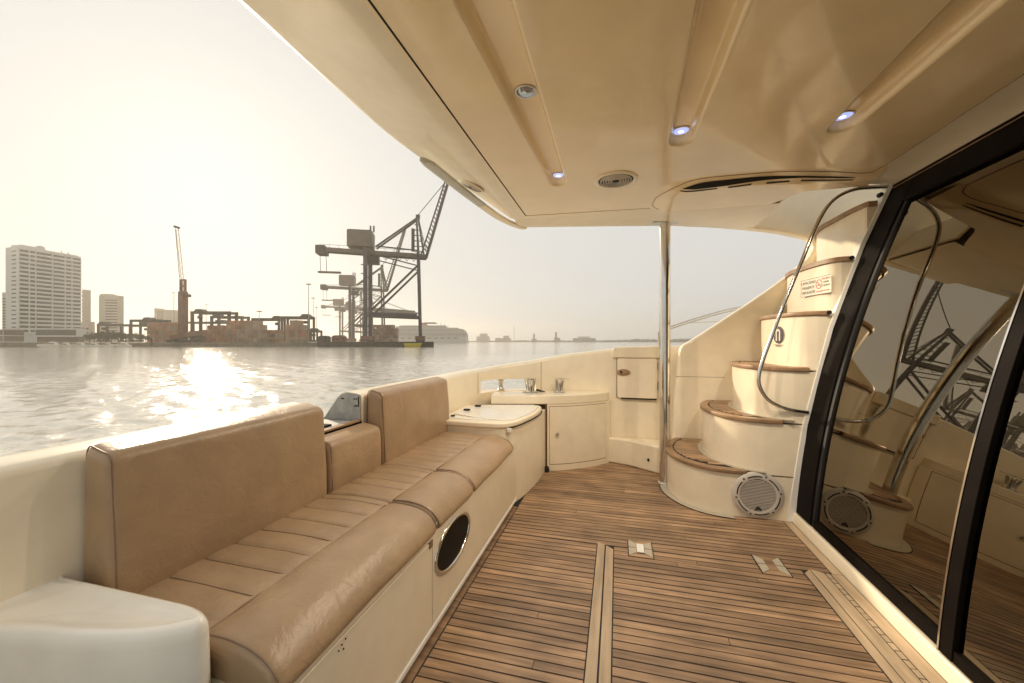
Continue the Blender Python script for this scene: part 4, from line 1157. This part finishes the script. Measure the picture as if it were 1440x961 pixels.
MB().prism([(1.2, 0.2), (4, -0.5), (12, 0.2), (12, 8), (1.2, 8)], Ht, Ht+1.6).build('roof_storey', BEIGE, t)
for k in range(15):
    z = 3+k*(Ht-6)/15; MB().add([(8.5, -0.97, z), (20, 1.54, z), (20, 1.54, z+1.2), (8.5, -0.97, z+1.2), (8.5, -0.6, z), (20, 1.9, z), (20, 1.9, z+1.2), (8.5, -0.6, z+1.2)], [(0, 1, 2, 3), (4, 7, 6, 5), (0, 4, 5, 1), (3, 2, 6, 7)]).build('window_band', WIN, t)
t.location = (p.x, p.y, 0.55); t.rotation_euler = (0, 0, R(YAW))
p = brg(217, 620); t = thing('hazy_tower', (0, 0, 0), 'small hazy pale tower behind the red container stack', 'building')
Ht = hgt(434, 620)-0.55
MB().box(0, 4, 0, 14, 0, Ht+1).build('wall', BEIGE, t)
MB().prism([(4, 0), (14, 0), (25, 3), (25, 15), (4, 15)], 0, Ht-1.5).build('wall', BEIGE, t)
for k in range(5): MB().box(5+k*1.9, 5.8+k*1.9, -0.15, 0, 4, Ht-3).build('window_strip', WIN, t)
t.location = (p.x, p.y, 0.55); t.rotation_euler = (0, 0, R(YAW))

# container stacks: every box a thing of its own
def container_mesh(mat):
    m = MB(); w, l, h = 2.36, 6.0, 2.55
    n = 8
    pts = []
    for k in range(n):
        x = -w/2+0.12+(w-0.24)*k/n; q = (w-0.24)/n
        pts += [(x, 0.05), (x+q*0.3, 0.0), (x+q*0.7, 0.0), (x+q, 0.05)]
    poly = [(-w/2, 0.0), (-w/2+0.1, 0.0)] + pts + [(w/2-0.1, 0.0), (w/2, 0.0), (w/2, l), (-w/2, l)]
    m.prism(poly, 0.0, h)
    for x in (-0.55, -0.2, 0.2, 0.55): m.box(x-0.04, x+0.04, -0.06, -0.001, 0.1, h-0.1)
    for z in (0.0, h-0.14): m.box(-w/2, w/2, -0.05, -0.001, z, z+0.14)
    o = m.build('shipping_container', mat); me = o.data; bpy.data.objects.remove(o); return me
CM = [container_mesh(BOX1), container_mesh(BOX2)]
ORD = ['first', 'second', 'third', 'fourth', 'fifth', 'sixth', 'seventh', 'eighth', 'ninth', 'tenth']
def stack(b0, d, cols, rows, label, group, mats, rot=0.0, drop=0.25):
    for i in range(cols):
        hh = rows - (1 if random.random() < drop else 0)
        for k in range(hh):
            o = bpy.data.objects.new('shipping_container', CM[random.choice(mats)]); col.objects.link(o)
            p = brg(b0, d)
            q = Vector((math.cos(R(YAW)+rot), math.sin(R(YAW)+rot), 0))*(i*2.62)
            o.location = (p.x+q.x, p.y+q.y, 0.55+k*2.66); o.rotation_euler = (0, 0, R(YAW)+rot+random.uniform(-0.004, 0.004))
            tag(o, '%s, %s tier up, %s from the left' % (label, ORD[k], ORD[i]), 'container', group)
stack(209, 262, 7, 5, 'rust-red container left of the slewing crane', 'containers left of the slewing crane', [0, 0, 0, 1], drop=0.1)
stack(288, 246, 6, 4, 'orange-brown container right of the slewing crane', 'containers right of the slewing crane', [0])
stack(322, 240, 7, 5, 'brown container in the tall middle stack', 'containers in the tall middle stack', [0, 1], drop=0.0)
stack(352, 236, 3, 4, 'brown container before the middle stack', 'containers in front of the middle stack', [1], drop=0.0)
stack(366, 250, 5, 3, 'brown container right of the short mast', 'containers in the low stack', [0, 1])
stack(404, 236, 4, 5, 'grey-brown container under the rightmost gantry', 'containers under the rightmost gantry', [1, 1, 0], drop=0.35)
stack(268, 275, 9, 3, 'rust-brown container behind the slewing crane', 'containers behind the slewing crane', [0, 1])
stack(521, 300, 8, 5, 'grey-brown container beneath the largest crane', 'containers beneath the front crane', [1], drop=0.3)

# yard gantry cranes
def gantry(b0, b1, ttop, d, label, trolley=0.2, mat=None, legw=1.5):
    mat = mat or CRN
    W = (b1-b0)/560*d; Hh = hgt(ttop, d)-0.55
    t_ = thing('yard_gantry', (0, 0, 0), label, 'gantry crane', 'yard gantry cranes')
    for y in (0, 7):
        MB().box(0, W, y-0.6, y+0.6, Hh-1.7, Hh).build('girder', mat, t_)
        for x in (0, W-legw*0.8): MB().box(x, x+legw*0.8, y-0.5, y+0.5, 1.2, Hh-1.7).build('leg', mat, t_)
    for x in (0, W-legw):
        MB().box(x, x+legw, -1.5, 8.5, 0.3, 1.6).build('bogie', mat, t_)
    MB().prism([(W*trolley-2.6, Hh), (W*trolley-1.4, Hh+1.5), (W*trolley+1.6, Hh+1.6), (W*trolley+3.2, Hh+0.2), (W*trolley+3.2, Hh)], 1, 6, 'y').build('trolley', mat, t_)
    MB().box(W*trolley-1.0, W*trolley+1.0, 2, 4, Hh-4.6, Hh-2.8).build('cab', mat, t_)
    p = brg(b0, d); t_.location = (p.x, p.y, 0.55); t_.rotation_euler = (0, 0, R(YAW)+0.02)
    return t_
gantry(137, 171, 455, 300, 'brown yard gantry in front of the beige tower', 0.1)
gantry(171, 213, 456, 310, 'faint low yard gantry right of the beige tower', 0.7)
gantry(183, 227, 449, 270, 'dark yard gantry left of the red container stack', 0.45)
gantry(268.5, 323.5, 437.5, 255, 'large dark yard gantry right of the slewing crane', 0.14, legw=2.2)
gantry(296, 341.5, 444, 280, 'smaller gantry partly hidden behind the large dark one', 0.12, legw=2.2)
gantry(262, 320, 452, 330, 'faint low gantry behind the slewing crane', 0.8)
gantry(354, 393, 447, 262, 'yard gantry over the low stack right of the short mast', 0.82)
gantry(395, 435, 444.5, 255, 'rightmost yard gantry beside the tall light mast', 0.78)
gantry(430, 447, 464, 300, 'small low gantry at the right end of the yard', 0.5)

# light masts
def mast(b, ttop, d, label, r=0.32):
    p = brg(b, d); Hh = hgt(ttop, d)-0.55
    t_ = thing('light_mast', (p.x, p.y, 0.55), label, 'light mast', 'light masts of the yard')
    MB().tube([(p.x, p.y, 0.55), (p.x, p.y, 0.55+Hh)], [r, r*0.45], 8).build('pole', MAST, t_)
    MB().lathe([(0, 0.55+Hh-0.5), (1.5, 0.55+Hh-0.5), (1.5, 0.55+Hh), (0, 0.55+Hh+0.3)], (p.x, p.y, 0), 'z', 12).build('lamp_ring', MAST, t_)
mast(244.5, 411, 330, 'faint light mast just left of the slewing crane')
mast(290, 427, 340, 'faint light mast behind the large dark gantry')
mast(364.5, 437, 236, 'short dark mast in front of the brown containers', 0.3)
mast(434, 399, 250, 'tallest light mast at the right end of the yard', 0.34)
mast(440.5, 418.5, 330, 'middle light mast right of the tallest one')
mast(445, 432, 400, 'lowest and faintest light mast at the right end of the yard')

# slewing mobile harbour crane
d = 235
p = brg(256, d); s = d/560
t = thing('slewing_crane', (p.x, p.y, 0.55), 'rust-brown slewing harbour crane with a thin raised jib', 'crane')
def P(b, tk, off=0.0):
    v = brg(b, d+off); return (v.x, v.y, hgt(tk, d))
ux = Vector((CA, SA, 0))
for nm, a, b, w0, mat in (('tower', (257.5, 481), (257.5, 410), 3.4, CRNR),):
    MB().beam(P(*a), P(*b), w0, w0).build(nm, mat, t)
for b in (254.6, 260.2): MB().beam(P(b, 410), P(b, 393), 0.8, 1.4).build('tower_head', CRNR, t)
for tk in (393.5, 402, 410): MB().beam(P(254, tk), P(261, tk), 1.2, 0.9).build('head_tie', CRNR, t)
MB().beam(P(262, 415.5), P(267, 415.5), 2.2, 1.6).build('cab', CRN, t)
MB().beam(P(241, 479.5), P(279, 479.5), 7.0, 1.8).build('undercarriage', CRN, t)
MB().beam(P(243, 475), P(280, 468), 4.5, 2.6).build('machine_deck', CRNR, t)
for b in (242, 250, 265, 277):
    MB().lathe([(0, -0.5), (0.9, -0.5), (0.9, 0.5), (0, 0.5)], tuple(P(b, 482, -3.6)), 'y', 14).build('wheel', RUBBER, t)
JIB = pmat('jib_pale', (0.42, 0.36, 0.28), 0.5)
jr = MB()
for a, b in (((252.5, 392), (246.6, 322)), ((258, 392), (251.0, 322))): MB().beam(P(*a), P(*b), 0.26, 0.26).build('jib_chord', JIB, t)
for k in range(18):
    f0, f1 = k/18, (k+1)/18
    q0, q1 = (252.5, 258) if k % 2 else (258, 252.5)
    e0, e1 = (246.6, 251.0) if k % 2 else (251.0, 246.6)
    MB().beam(P(lerp(q0, e0, f0), lerp(392, 322, f0)), P(lerp(q1, e1, f1), lerp(392, 322, f1)), 0.18, 0.18).build('jib_lacing', JIB, t)
MB().beam(P(245, 318), P(252, 320.5), 1.0, 1.3).build('jib_head', CRN, t)
MB().tube([P(247, 320), P(255, 393)], 0.10, 6).build('stay', CRN, t)

# ship-to-shore container cranes
def sts(lowered=False):
    """quay crane in local metres: x along the boom (+ water side), y along the rails, z up"""
    t_ = bpy.data.objects.new('quay_crane', None); col.objects.link(t_)
    ORIGIN[t_.name] = Vector((0, 0, 0))
    G, DY = 50.5, 17.0
    for y in (0, DY):
        MB().beam((0, y, 3.2), (0, y, G+2), 2.2, 2.0).build('landside_leg', CRNB, t_)
        MB().beam((29.6, y, 3.2), (28.4, y, G+2), 1.4, 1.4).build('waterside_leg', CRNB, t_)
        MB().beam((1.6, y, 15.6), (28.0, y, 14.8), 1.0, 2.3).build('portal_beam', CRNB, t_)
        MB().beam((3.0, y, 17.5), (28.4, y, 43.5), 0.9, 1.1).build('diagonal_brace', CRN, t_)
        MB().beam((2, y, G-1), (27.6, y, 43.6), 0.5, 0.6).build('knee_brace', CRN, t_)
        MB().beam((28.4, y, G+2), (27.4, y*0.25+6.4, 72.5), 0.9, 0.9).build('apex_post', CRN, t_)
        MB().beam((31.5, y, G+2), (28.4, y*0.25+6.4, 72.5), 0.8, 0.8).build('apex_post', CRN, t_)
        MB().beam((4.5, y*0.3+6, G+4), (27.0, y*0.25+6.4, 72.0), 0.9, 0.9).build('backstay', CRN, t_)
        for x in (0, 29.6):
            MB().box(x-2.6, x+2.6, y-1.4, y+1.4, 0.7, 3.2).build('bogie', CRNR, t_)
            for q in (-1.8, -0.6, 0.6, 1.8): MB().lathe([(0, y-0.5), (0.55, y-0.5), (0.55, y+0.5), (0, y+0.5)], (x+q, 0, 0.56), 'y', 12).build('wheel', RUBBER, t_)
        MB().beam((-26.5, y*0.3+6, G+1.6), (33, y*0.3+6, G-0.4), 1.2, 2.2).build('girder', CRN if y else CRNH, t_)
    for x, z in ((0, 15.6), (29.3, 14.8), (0, G), (28.4, G-1)): MB().beam((x, 0, z), (x, DY, z), 1.2, 1.6).build('cross_beam', CRNB, t_)
    MB().beam((5, 8.5, G+5), (28, 8.5, G+3.5), 0.6, 0.7).build('walkway', CRN, t_)
    for y in (4.5, 12.5):
        MB().beam((-25, y, G+3.9), (30, y, G+2.4), 0.16, 0.16).build('hand_rail', CRN, t_)
        for k in range(12): MB().beam((-25+k*5, y, G+2.2-k*0.14), (-25+k*5, y, G+3.9-k*0.14), 0.14, 0.14).build('rail_post', CRN, t_)
    for k in range(7):
        MB().beam((0.8+k*3.9, 0, G-1.6-k*0.1), (2.8+k*3.9, 0, G-4.2-k*0.1), 0.25, 0.25).build('lattice', CRN, t_)
        MB().beam((2.8+k*3.9, 0, G-4.2-k*0.1), (4.7+k*3.9, 0, G-1.6-k*0.1), 0.25, 0.25).build('lattice', CRN, t_)
    for z in range(8, 48, 5): MB().box(-2.6, -1.1, 0.4, 2.2, z, z+0.3).build('stair_landing', CRN, t_)
    for k in range(3): MB().beam((29, 8.5, 71-k*5), (33.5+k*0.8, 8.5, G+1+k*1.5), 0.3, 0.3).build('hoist_line', CRN, t_)
    MB().beam((28, 8.5, 72.6), (28.2, 8.5, 75.0), 2.4, 1.6).build('apex_head', CRN, t_)
    for k in range(6):
        z = 53+k*3.2; MB().box(26.2, 31.4-k*0.5, 8.0, 9.0, z, z+0.35).build('ladder_stage', CRN, t_)
    MB().box(24.4, 26.2, 7, 10, G+3, G+16).build('stair_tower', CRN, t_) if not lowered else None
    mh = MB().box(-10.5, 3.0, 3.0, 14.0, G+3.5, G+12.4).build('machinery_house', CRNH, t_)
    MB().box(-10.0, 2.5, 3.5, 13.5, G+12.4, G+12.9).build('roof', CRN, mh)
    for x in (1.6, 3.4): MB().box(x, x+0.8, 4, 5, G+12, G+15.5).build('vent_stack', CRN, mh)
    tr = MB().box(-27.5, -22.5, 5, 14, G-1.0, G+3.6).build('trolley', CRN, t_)
    for x in (-26.0, -22.8): MB().beam((x, 9, G-1), (x+0.3, 9, G-10.5), 0.25, 0.25).build('hoist_rope', CRN, tr)
    MB().box(-27, -15, 8, 10.5, G-11.4, G-10.5).build('spreader', CRNH, tr)
    MB().box(-0.5, 6.5, 4, 9, G-6, G-2).build('operator_cab', CRN, t_)
    if lowered: a, b = (33, G-0.4), (108, G-4)
    else: a, b = (33.0, G-0.4), (50.5, G+62)
    for y in (6.5, 10.5):
        MB().beam((a[0], y, a[1]), (b[0], y, b[1]), 1.3, 2.4).build('boom_chord', CRNR if y > 8 else CRN, t_)
    nn = 26
    off = (-3.2, 0.9) if not lowered else (0, 2.4)
    for y in (6.5,):
        MB().beam((a[0]+off[0], y+2, a[1]+off[1]), (b[0]+off[0]*0.4, y+2, b[1]+off[1]*0.4), 0.8, 0.9).build('boom_top_chord', CRN, t_)
    for k in range(nn):
        f0 = k/nn; f1 = (k+1)/nn
        x0, z0 = lerp(a[0], b[0], f0), lerp(a[1], b[1], f0); x1, z1 = lerp(a[0], b[0], f1), lerp(a[1], b[1], f1)
        q = lerp(1, 0.4, f1)
        MB().beam((x0, 6.5, z0), (x1+off[0]*q, 8.5, z1+off[1]*q), 0.45, 0.45).build('boom_lacing', CRN, t_)
    if lowered:
        for x1 in (60, 98): MB().beam((28, 8.5, 73), (x1, 8.5, lerp(G, G-4, (x1-33)/75)), 0.5, 0.5).build('forestay', CRN, t_)
        MB().beam((28, 8.5, 73), (-22, 8.5, G+2), 0.5, 0.5).build('rear_stay', CRN, t_)
    else:
        MB().beam((27.5, 8.5, 74.0), (45.5, 8.5, G+47), 0.35, 0.35).build('forestay', CRN, t_)
    return t_
def place_sts(o, b, d, label, z=QZ, turn=11):
    p = brg(b, d); o.location = (p.x, p.y, z); o.rotation_euler = (0, 0, R(YAW+turn)); tag(o, label, 'crane', 'ship-to-shore cranes')
c1 = sts()
c2 = copy_tree(c1)
c3 = sts(True)
c4 = copy_tree(c3)
place_sts(c1, 514, 222, 'largest dark container crane with raised boom at the end of the pier')
place_sts(c2, 492, 376, 'mid-sized container crane with raised boom behind the largest one')
place_sts(c3, 478, 590, 'hazy container crane with its long boom lowered, left of the raised ones')
place_sts(c4, 495, 634, 'faintest container crane with lowered boom, farthest back')

# pier clutter: grey shed, bollards, fender boat, rubbish skips
SHED = pmat('shed_grey', (0.13, 0.11, 0.095), 0.8, var=(0.2, 0.25))
p = brg(569, 209); t = thing('yellow_boat', (p.x, p.y, WZ), 'small yellow work boat moored at the pier end', 'boat')
def local(m, p, z, rot=0.0):
    c, s_ = math.cos(R(YAW)+rot), math.sin(R(YAW)+rot); m.v = [(p.x+x*c-y*s_, p.y+x*s_+y*c, z+zz) for x, y, zz in m.v]; return m
local(MB().loft([[(0.3, 0, 0.0), (7.6, 0, 0.0), (7.8, 2.4, 0.0), (0.4, 2.4, 0.0)], [(-0.3, -0.2, 1.3), (8.4, -0.2, 1.3), (8.6, 2.6, 1.3), (-0.3, 2.6, 1.3)], [(-0.5, -0.2, 2.2), (8.5, -0.2, 2.2), (8.7, 2.6, 2.2), (-0.5, 2.6, 2.2)]]), p, WZ-0.1).build('hull', YEL, t)
local(MB().box(1.0, 7.2, 0.3, 2.1, 2.1, 2.5), p, WZ).build('deck_box', CRN, t)
for b, w, h_, mt, lab in ((447, 5.5, 3.4, CRN, 'dark machinery hut at the left end of the pier'), (466, 7, 3.6, CRNR, 'rust-red low hut on the pier between the crane legs')):
    p = brg(b, 222); t = thing('pier_hut', (p.x, p.y, QZ), lab, 'hut')
    local(MB().box(0, w, 0, 4, 0, h_*0.7), p, QZ).build('wall', mt, t)
    local(MB().prism([(-0.2, h_*0.7), (w+0.2, h_*0.7), (w*0.8, h_), (w*0.2, h_)], -0.2, 4.2, 'y'), p, QZ).build('roof', mt, t)
    for k in range(2): local(MB().box(0.8+k*2.2, 1.8+k*2.2, -0.08, 0, 0.9, 1.7), p, QZ).build('window', WIN, t)

# cruise ship
d = 900; p = brg(556, d); sc_ = d/560
t = thing('cruise_ship', (p.x, p.y, WZ), 'white cruise ship with a red winged funnel beyond the cranes', 'ship')
Lr = (657-556)*sc_
def shipbox(x0, x1, z0, z1, y0=0, y1=30, nose_=0.0):
    m = MB().prism([(x0, z0), (x1-nose_, z0), (x1, z1), (x0, z1)] if nose_ < 0 else [(x0, z0), (x1, z0), (x1-nose_, z1), (x0, z1)], y0, y1, 'y'); return local(m, p, WZ, -0.03)
shipbox(0, Lr, 0, 13, 0, 32, 1.5).build('hull', SHIPW, t)
ends = [Lr-1, Lr-1.5, Lr-2.5, Lr-4, Lr-6, Lr-10, Lr-22, Lr-50]
for k, e in enumerate(ends):
    z = 13+k*3.0
    shipbox(0, e, z, z+1.9, 0.6, 31).build('deck_house', SHIPW, t)
    shipbox(0.5, e-0.6, z+1.9, z+3.0, 1.2, 30.4).build('window_band', SHIPD, t)
shipbox(8, Lr-52, 37, 39.5, 4, 28).build('top_deck', SHIPW, t)
shipbox(57, 72, 37, 46, 12, 20, 8).build('funnel', SHIPR, t)
shipbox(64, 88, 43.5, 46.5, 8, 24, -4).build('funnel_wing', SHIPD, t)
for x, h_ in ((100, 44), (108, 42), (116, 40)): shipbox(x, x+1.2, 36, h_, 15, 16).build('mast', SHIPD, t)
for k in range(9): shipbox(12+k*15, 22+k*15, 9.6, 11.6, -0.6, 0.4).build('lifeboat', SHIPD, t)

# moored yachts below the hotel
def yacht(b, d_, L, label, style):
    p_ = brg(b, d_); t_ = thing('moored_yacht', (p_.x, p_.y, WZ), label, 'yacht', 'moored yachts')
    h_ = L*0.11
    rot_ = 0.05*style
    secs = []
    for f_, w, zb in ((0.0, 0.85, 0.0), (0.35, 1.0, 0.0), (0.7, 0.8, 0.1), (0.9, 0.4, 0.35), (1.0, 0.03, 0.6)):
        W = L*0.13*w; x = -L*f_
        secs.append([(x, -W*0.7, zb*h_), (x, W*0.7, zb*h_), (x, W, h_*(1+0.25*f_)), (x, -W, h_*(1+0.25*f_))])
    local(MB().loft(secs), p_, WZ, rot_).build('hull', BOATW, t_)
    local(MB().prism([(-L*0.12, h_), (-L*0.68, h_*1.15), (-L*0.55, h_*1.75), (-L*0.15, h_*1.8)], -L*0.08, L*0.08, 'y'), p_, WZ, rot_).build('cabin', BOATW, t_)
    local(MB().prism([(-L*0.16, h_*1.3), (-L*0.60, h_*1.35), (-L*0.54, h_*1.65), (-L*0.18, h_*1.68)], -L*0.083, L*0.083, 'y'), p_, WZ, rot_).build('window_band', SHIPD, t_)
    local(MB().prism([(-L*0.18, h_*1.8), (-L*0.45, h_*1.8), (-L*0.38, h_*2.3), (-L*0.2, h_*2.3)], -L*0.06, L*0.06, 'y'), p_, WZ, rot_).build('flybridge', BOATW, t_)
    local(MB().box(-L*0.32, -L*0.31, -0.05, 0.05, h_*2.2, h_*3.2), p_, WZ, rot_).build('mast', MAST, t_)
yacht(84, 202, 11, 'pointed white motor yacht moored leftmost below the hotel', 1)
yacht(100, 203, 9, 'second white yacht from the left below the hotel', -1)
yacht(121, 204, 10, 'white yacht moored below the right edge of the hotel', 0)
yacht(140, 205, 9, 'white yacht below the beige plain block', 1)
yacht(158, 206, 8, 'small white yacht below the broad beige tower', -1)
yacht(183, 208, 10, 'rightmost low white boat by the quay', 0)
p = brg(213, 207); t = thing('channel_mark', (p.x, p.y, WZ), 'thin dark channel post standing in the water by the quay', 'post')
local(MB().box(-0.25, 0.25, -0.25, 0.25, -1, 3.6), p, WZ).build('post', CONCD, t)
local(MB().prism([(-0.7, 3.6), (0.7, 3.6), (0, 4.9)], -0.1, 0.1, 'y'), p, WZ).build('board', CONCD, t)

# trees on the shore
def leafcloud(n, rx, ry, rz, cz, size, seed):
    rnd = random.Random(seed); m = MB()
    lobes = [(rnd.uniform(-0.6, 0.6)*rx, rnd.uniform(-0.6, 0.6)*ry, cz+rnd.uniform(-0.4, 0.5)*rz, rnd.uniform(0.35, 0.6)) for _ in range(9)]
    for _ in range(n):
        lx, ly, lz, lr = rnd.choice(lobes)
        v = Vector((rnd.gauss(0, 1), rnd.gauss(0, 1), rnd.gauss(0, 1))).normalized()*(rnd.random()**0.4)*lr
        c = Vector((lx+v.x*rx, ly+v.y*ry, lz+v.z*rz))
        a = Vector((rnd.uniform(-1, 1), rnd.uniform(-1, 1), rnd.uniform(-1, 1))).normalized(); b_ = a.orthogonal().normalized()
        q = size*rnd.uniform(0.6, 1.3)
        m.add([c+a*q, c+b_*q*0.6, c-a*q, c-b_*q*0.6], [(0, 1, 2, 3)])
    return m
def tree_proto(seed, w, h_):
    t_ = bpy.data.objects.new('shore_tree', None); col.objects.link(t_); ORIGIN[t_.name] = Vector((0, 0, 0))
    tr = MB().tube([(0, 0, 0), (0.1, 0, h_*0.3), (0.2, 0.1, h_*0.6)], [0.28, 0.2, 0.08], 7)
    for k in range(4):
        a = k*1.7; tr.tube([(0.1, 0, h_*0.32), (math.cos(a)*w*0.3, math.sin(a)*w*0.3, h_*0.62)], [0.12, 0.04], 5)
    tr.build('trunk', BARK, t_)
    leafcloud(700, w, w, h_*0.42, h_*0.62, 0.42, seed).build('crown', LEAF, t_)
    return t_
protos = [tree_proto(3, 3.6, 7.0), tree_proto(5, 4.6, 8.2)]
spots = [(126, 240, 0, 0.7), (133, 244, 1, 0.75), (141, 248, 0, 0.9), (149, 242, 1, 0.85), (157, 246, 0, 0.95), (166, 240, 1, 0.8), (176, 245, 0, 0.8), (187, 241, 1, 0.7), (197, 246, 0, 0.75), (205, 240, 0, 0.6), (272, 236, 1, 0.55), (283, 240, 0, 0.6)]
names_ = ['first', 'second', 'third', 'fourth', 'fifth', 'sixth', 'seventh', 'eighth', 'ninth', 'tenth']
used = set()
for i, (b, d_, k, s_) in enumerate(spots):
    o = protos[k] if k not in used else copy_tree(protos[k]); used.add(k)
    p = brg(b, d_); o.location = (p.x, p.y, 0.5); o.scale = (s_*1.1, s_*1.1, s_); o.rotation_euler = (0, 0, i*1.3)
    lab = 'small dark tree, %s from the left in the clump right of the hotel' % names_[i] if i < 10 else ('small bush-like tree at the left foot of the slewing crane containers' if i == 10 else 'small bush-like tree right of the slewing crane base')
    tag(o, lab, 'tree', 'small trees on the quay')

# far shore across the water
def ridge(name, b0, b1, d0, d1, prof, z0, label, mat, depth=140, n=420):
    rnd = random.Random(hash(name) % 1000); m = MB(); rf, rb = [], []
    for k in range(n+1):
        f_ = k/n; b = lerp(b0, b1, f_); dd = lerp(d0, d1, f_)
        hh = interp(prof, f_)*(1+rnd.uniform(-0.22, 0.22))
        rf.append([brg(b, dd, WZ-1), brg(b, dd, WZ+hh*0.6), brg(b, dd+depth*0.3, WZ+hh), brg(b, dd+depth, WZ+hh*0.9), brg(b, dd+depth, WZ-1)])
    m.grid(rf); o = m.build(name, mat); tag(o, label, None, None, 'structure'); return o
ridge('far_shore', 560, 1500, 2350, 2100, [(0, 6), (0.1, 7), (0.2, 10), (0.3, 9), (0.36, 16), (0.6, 20), (1, 26)], 0, 'low wooded far shore across the harbour', FARC)
ridge('left_shore', -900, 20, 420, 420, [(0, 6), (1, 6)], 0, 'low land behind the hotel on the left', FARC, n=30)
rnd = random.Random(21)
FARB = pmat('far_building', (0.12, 0.11, 0.095), 0.8)
def far_thing(name, b, d_, parts, label, cat, group):
    p_ = brg(b, d_); t_ = thing(name, (p_.x, p_.y, WZ+4), label, cat, group)
    for nm, x0, x1, z0, z1 in parts: local(MB().box(x0, x1, 0, 12, z0, z1), p_, WZ+2).build(nm, FARB if nm != 'tank' else BEIGE, t_)
far_thing('far_tower', 680, 2250, [('block', -22, 22, 0, 46), ('shoulder', -40, 34, 0, 30)], 'hazy block right of the cruise ship on the far shore', 'building', 'far shore buildings')
far_thing('far_shed', 712, 2250, [('shed', -16, 16, 0, 34), ('wing', -34, 26, 0, 20)], 'hazy shed left of the two dark far chimneys', 'building', 'far shore buildings')
far_thing('far_mast', 723, 2300, [('pole', -1.2, 1.2, 0, 92)], 'thin tall hazy mast on the far shore', 'mast', None)
far_thing('far_chimney', 751, 2200, [('stack', -5, 5, 0, 44), ('base', -14, 14, 0, 16)], 'left of two dark chimneys on the far shore', 'chimney', 'far chimneys')
far_thing('far_chimney', 782, 2200, [('stack', -5.5, 5.5, 0, 52), ('base', -10, 22, 0, 22)], 'right of two dark chimneys on the far shore', 'chimney', 'far chimneys')
far_thing('far_depot', 823, 2300, [('tank', -40, 30, 0, 30), ('hall', -70, 60, 0, 20)], 'long pale hazy depot on the right far shore', 'building', 'far shore buildings')
far_thing('far_store', 700, 2280, [('hall', -14, 14, 0, 22), ('hut', 20, 40, 0, 14)], 'small hazy store between the far block and the far mast', 'building', 'far shore buildings')

# hazy harbour air
def haze_mat():
    m = bpy.data.materials.new('harbour_haze'); m.use_nodes = True
    n, l = m.node_tree.nodes, m.node_tree.links; n.clear()
    out = n.new('ShaderNodeOutputMaterial'); v = n.new('ShaderNodeVolumePrincipled')
    v.inputs['Color'].default_value = (0.97, 0.925, 0.85, 1)
    v.inputs['Density'].default_value = HAZE
    v.inputs['Anisotropy'].default_value = 0.5
    l.new(v.outputs[0], out.inputs['Volume']); return m
HAZE = 0.00032
hz = MB().box(-3700, 3700, -3700, 3700, WZ-5, 150).build('haze', haze_mat())
tag(hz, 'warm harbour haze softening the far shore', None, None, 'stuff')
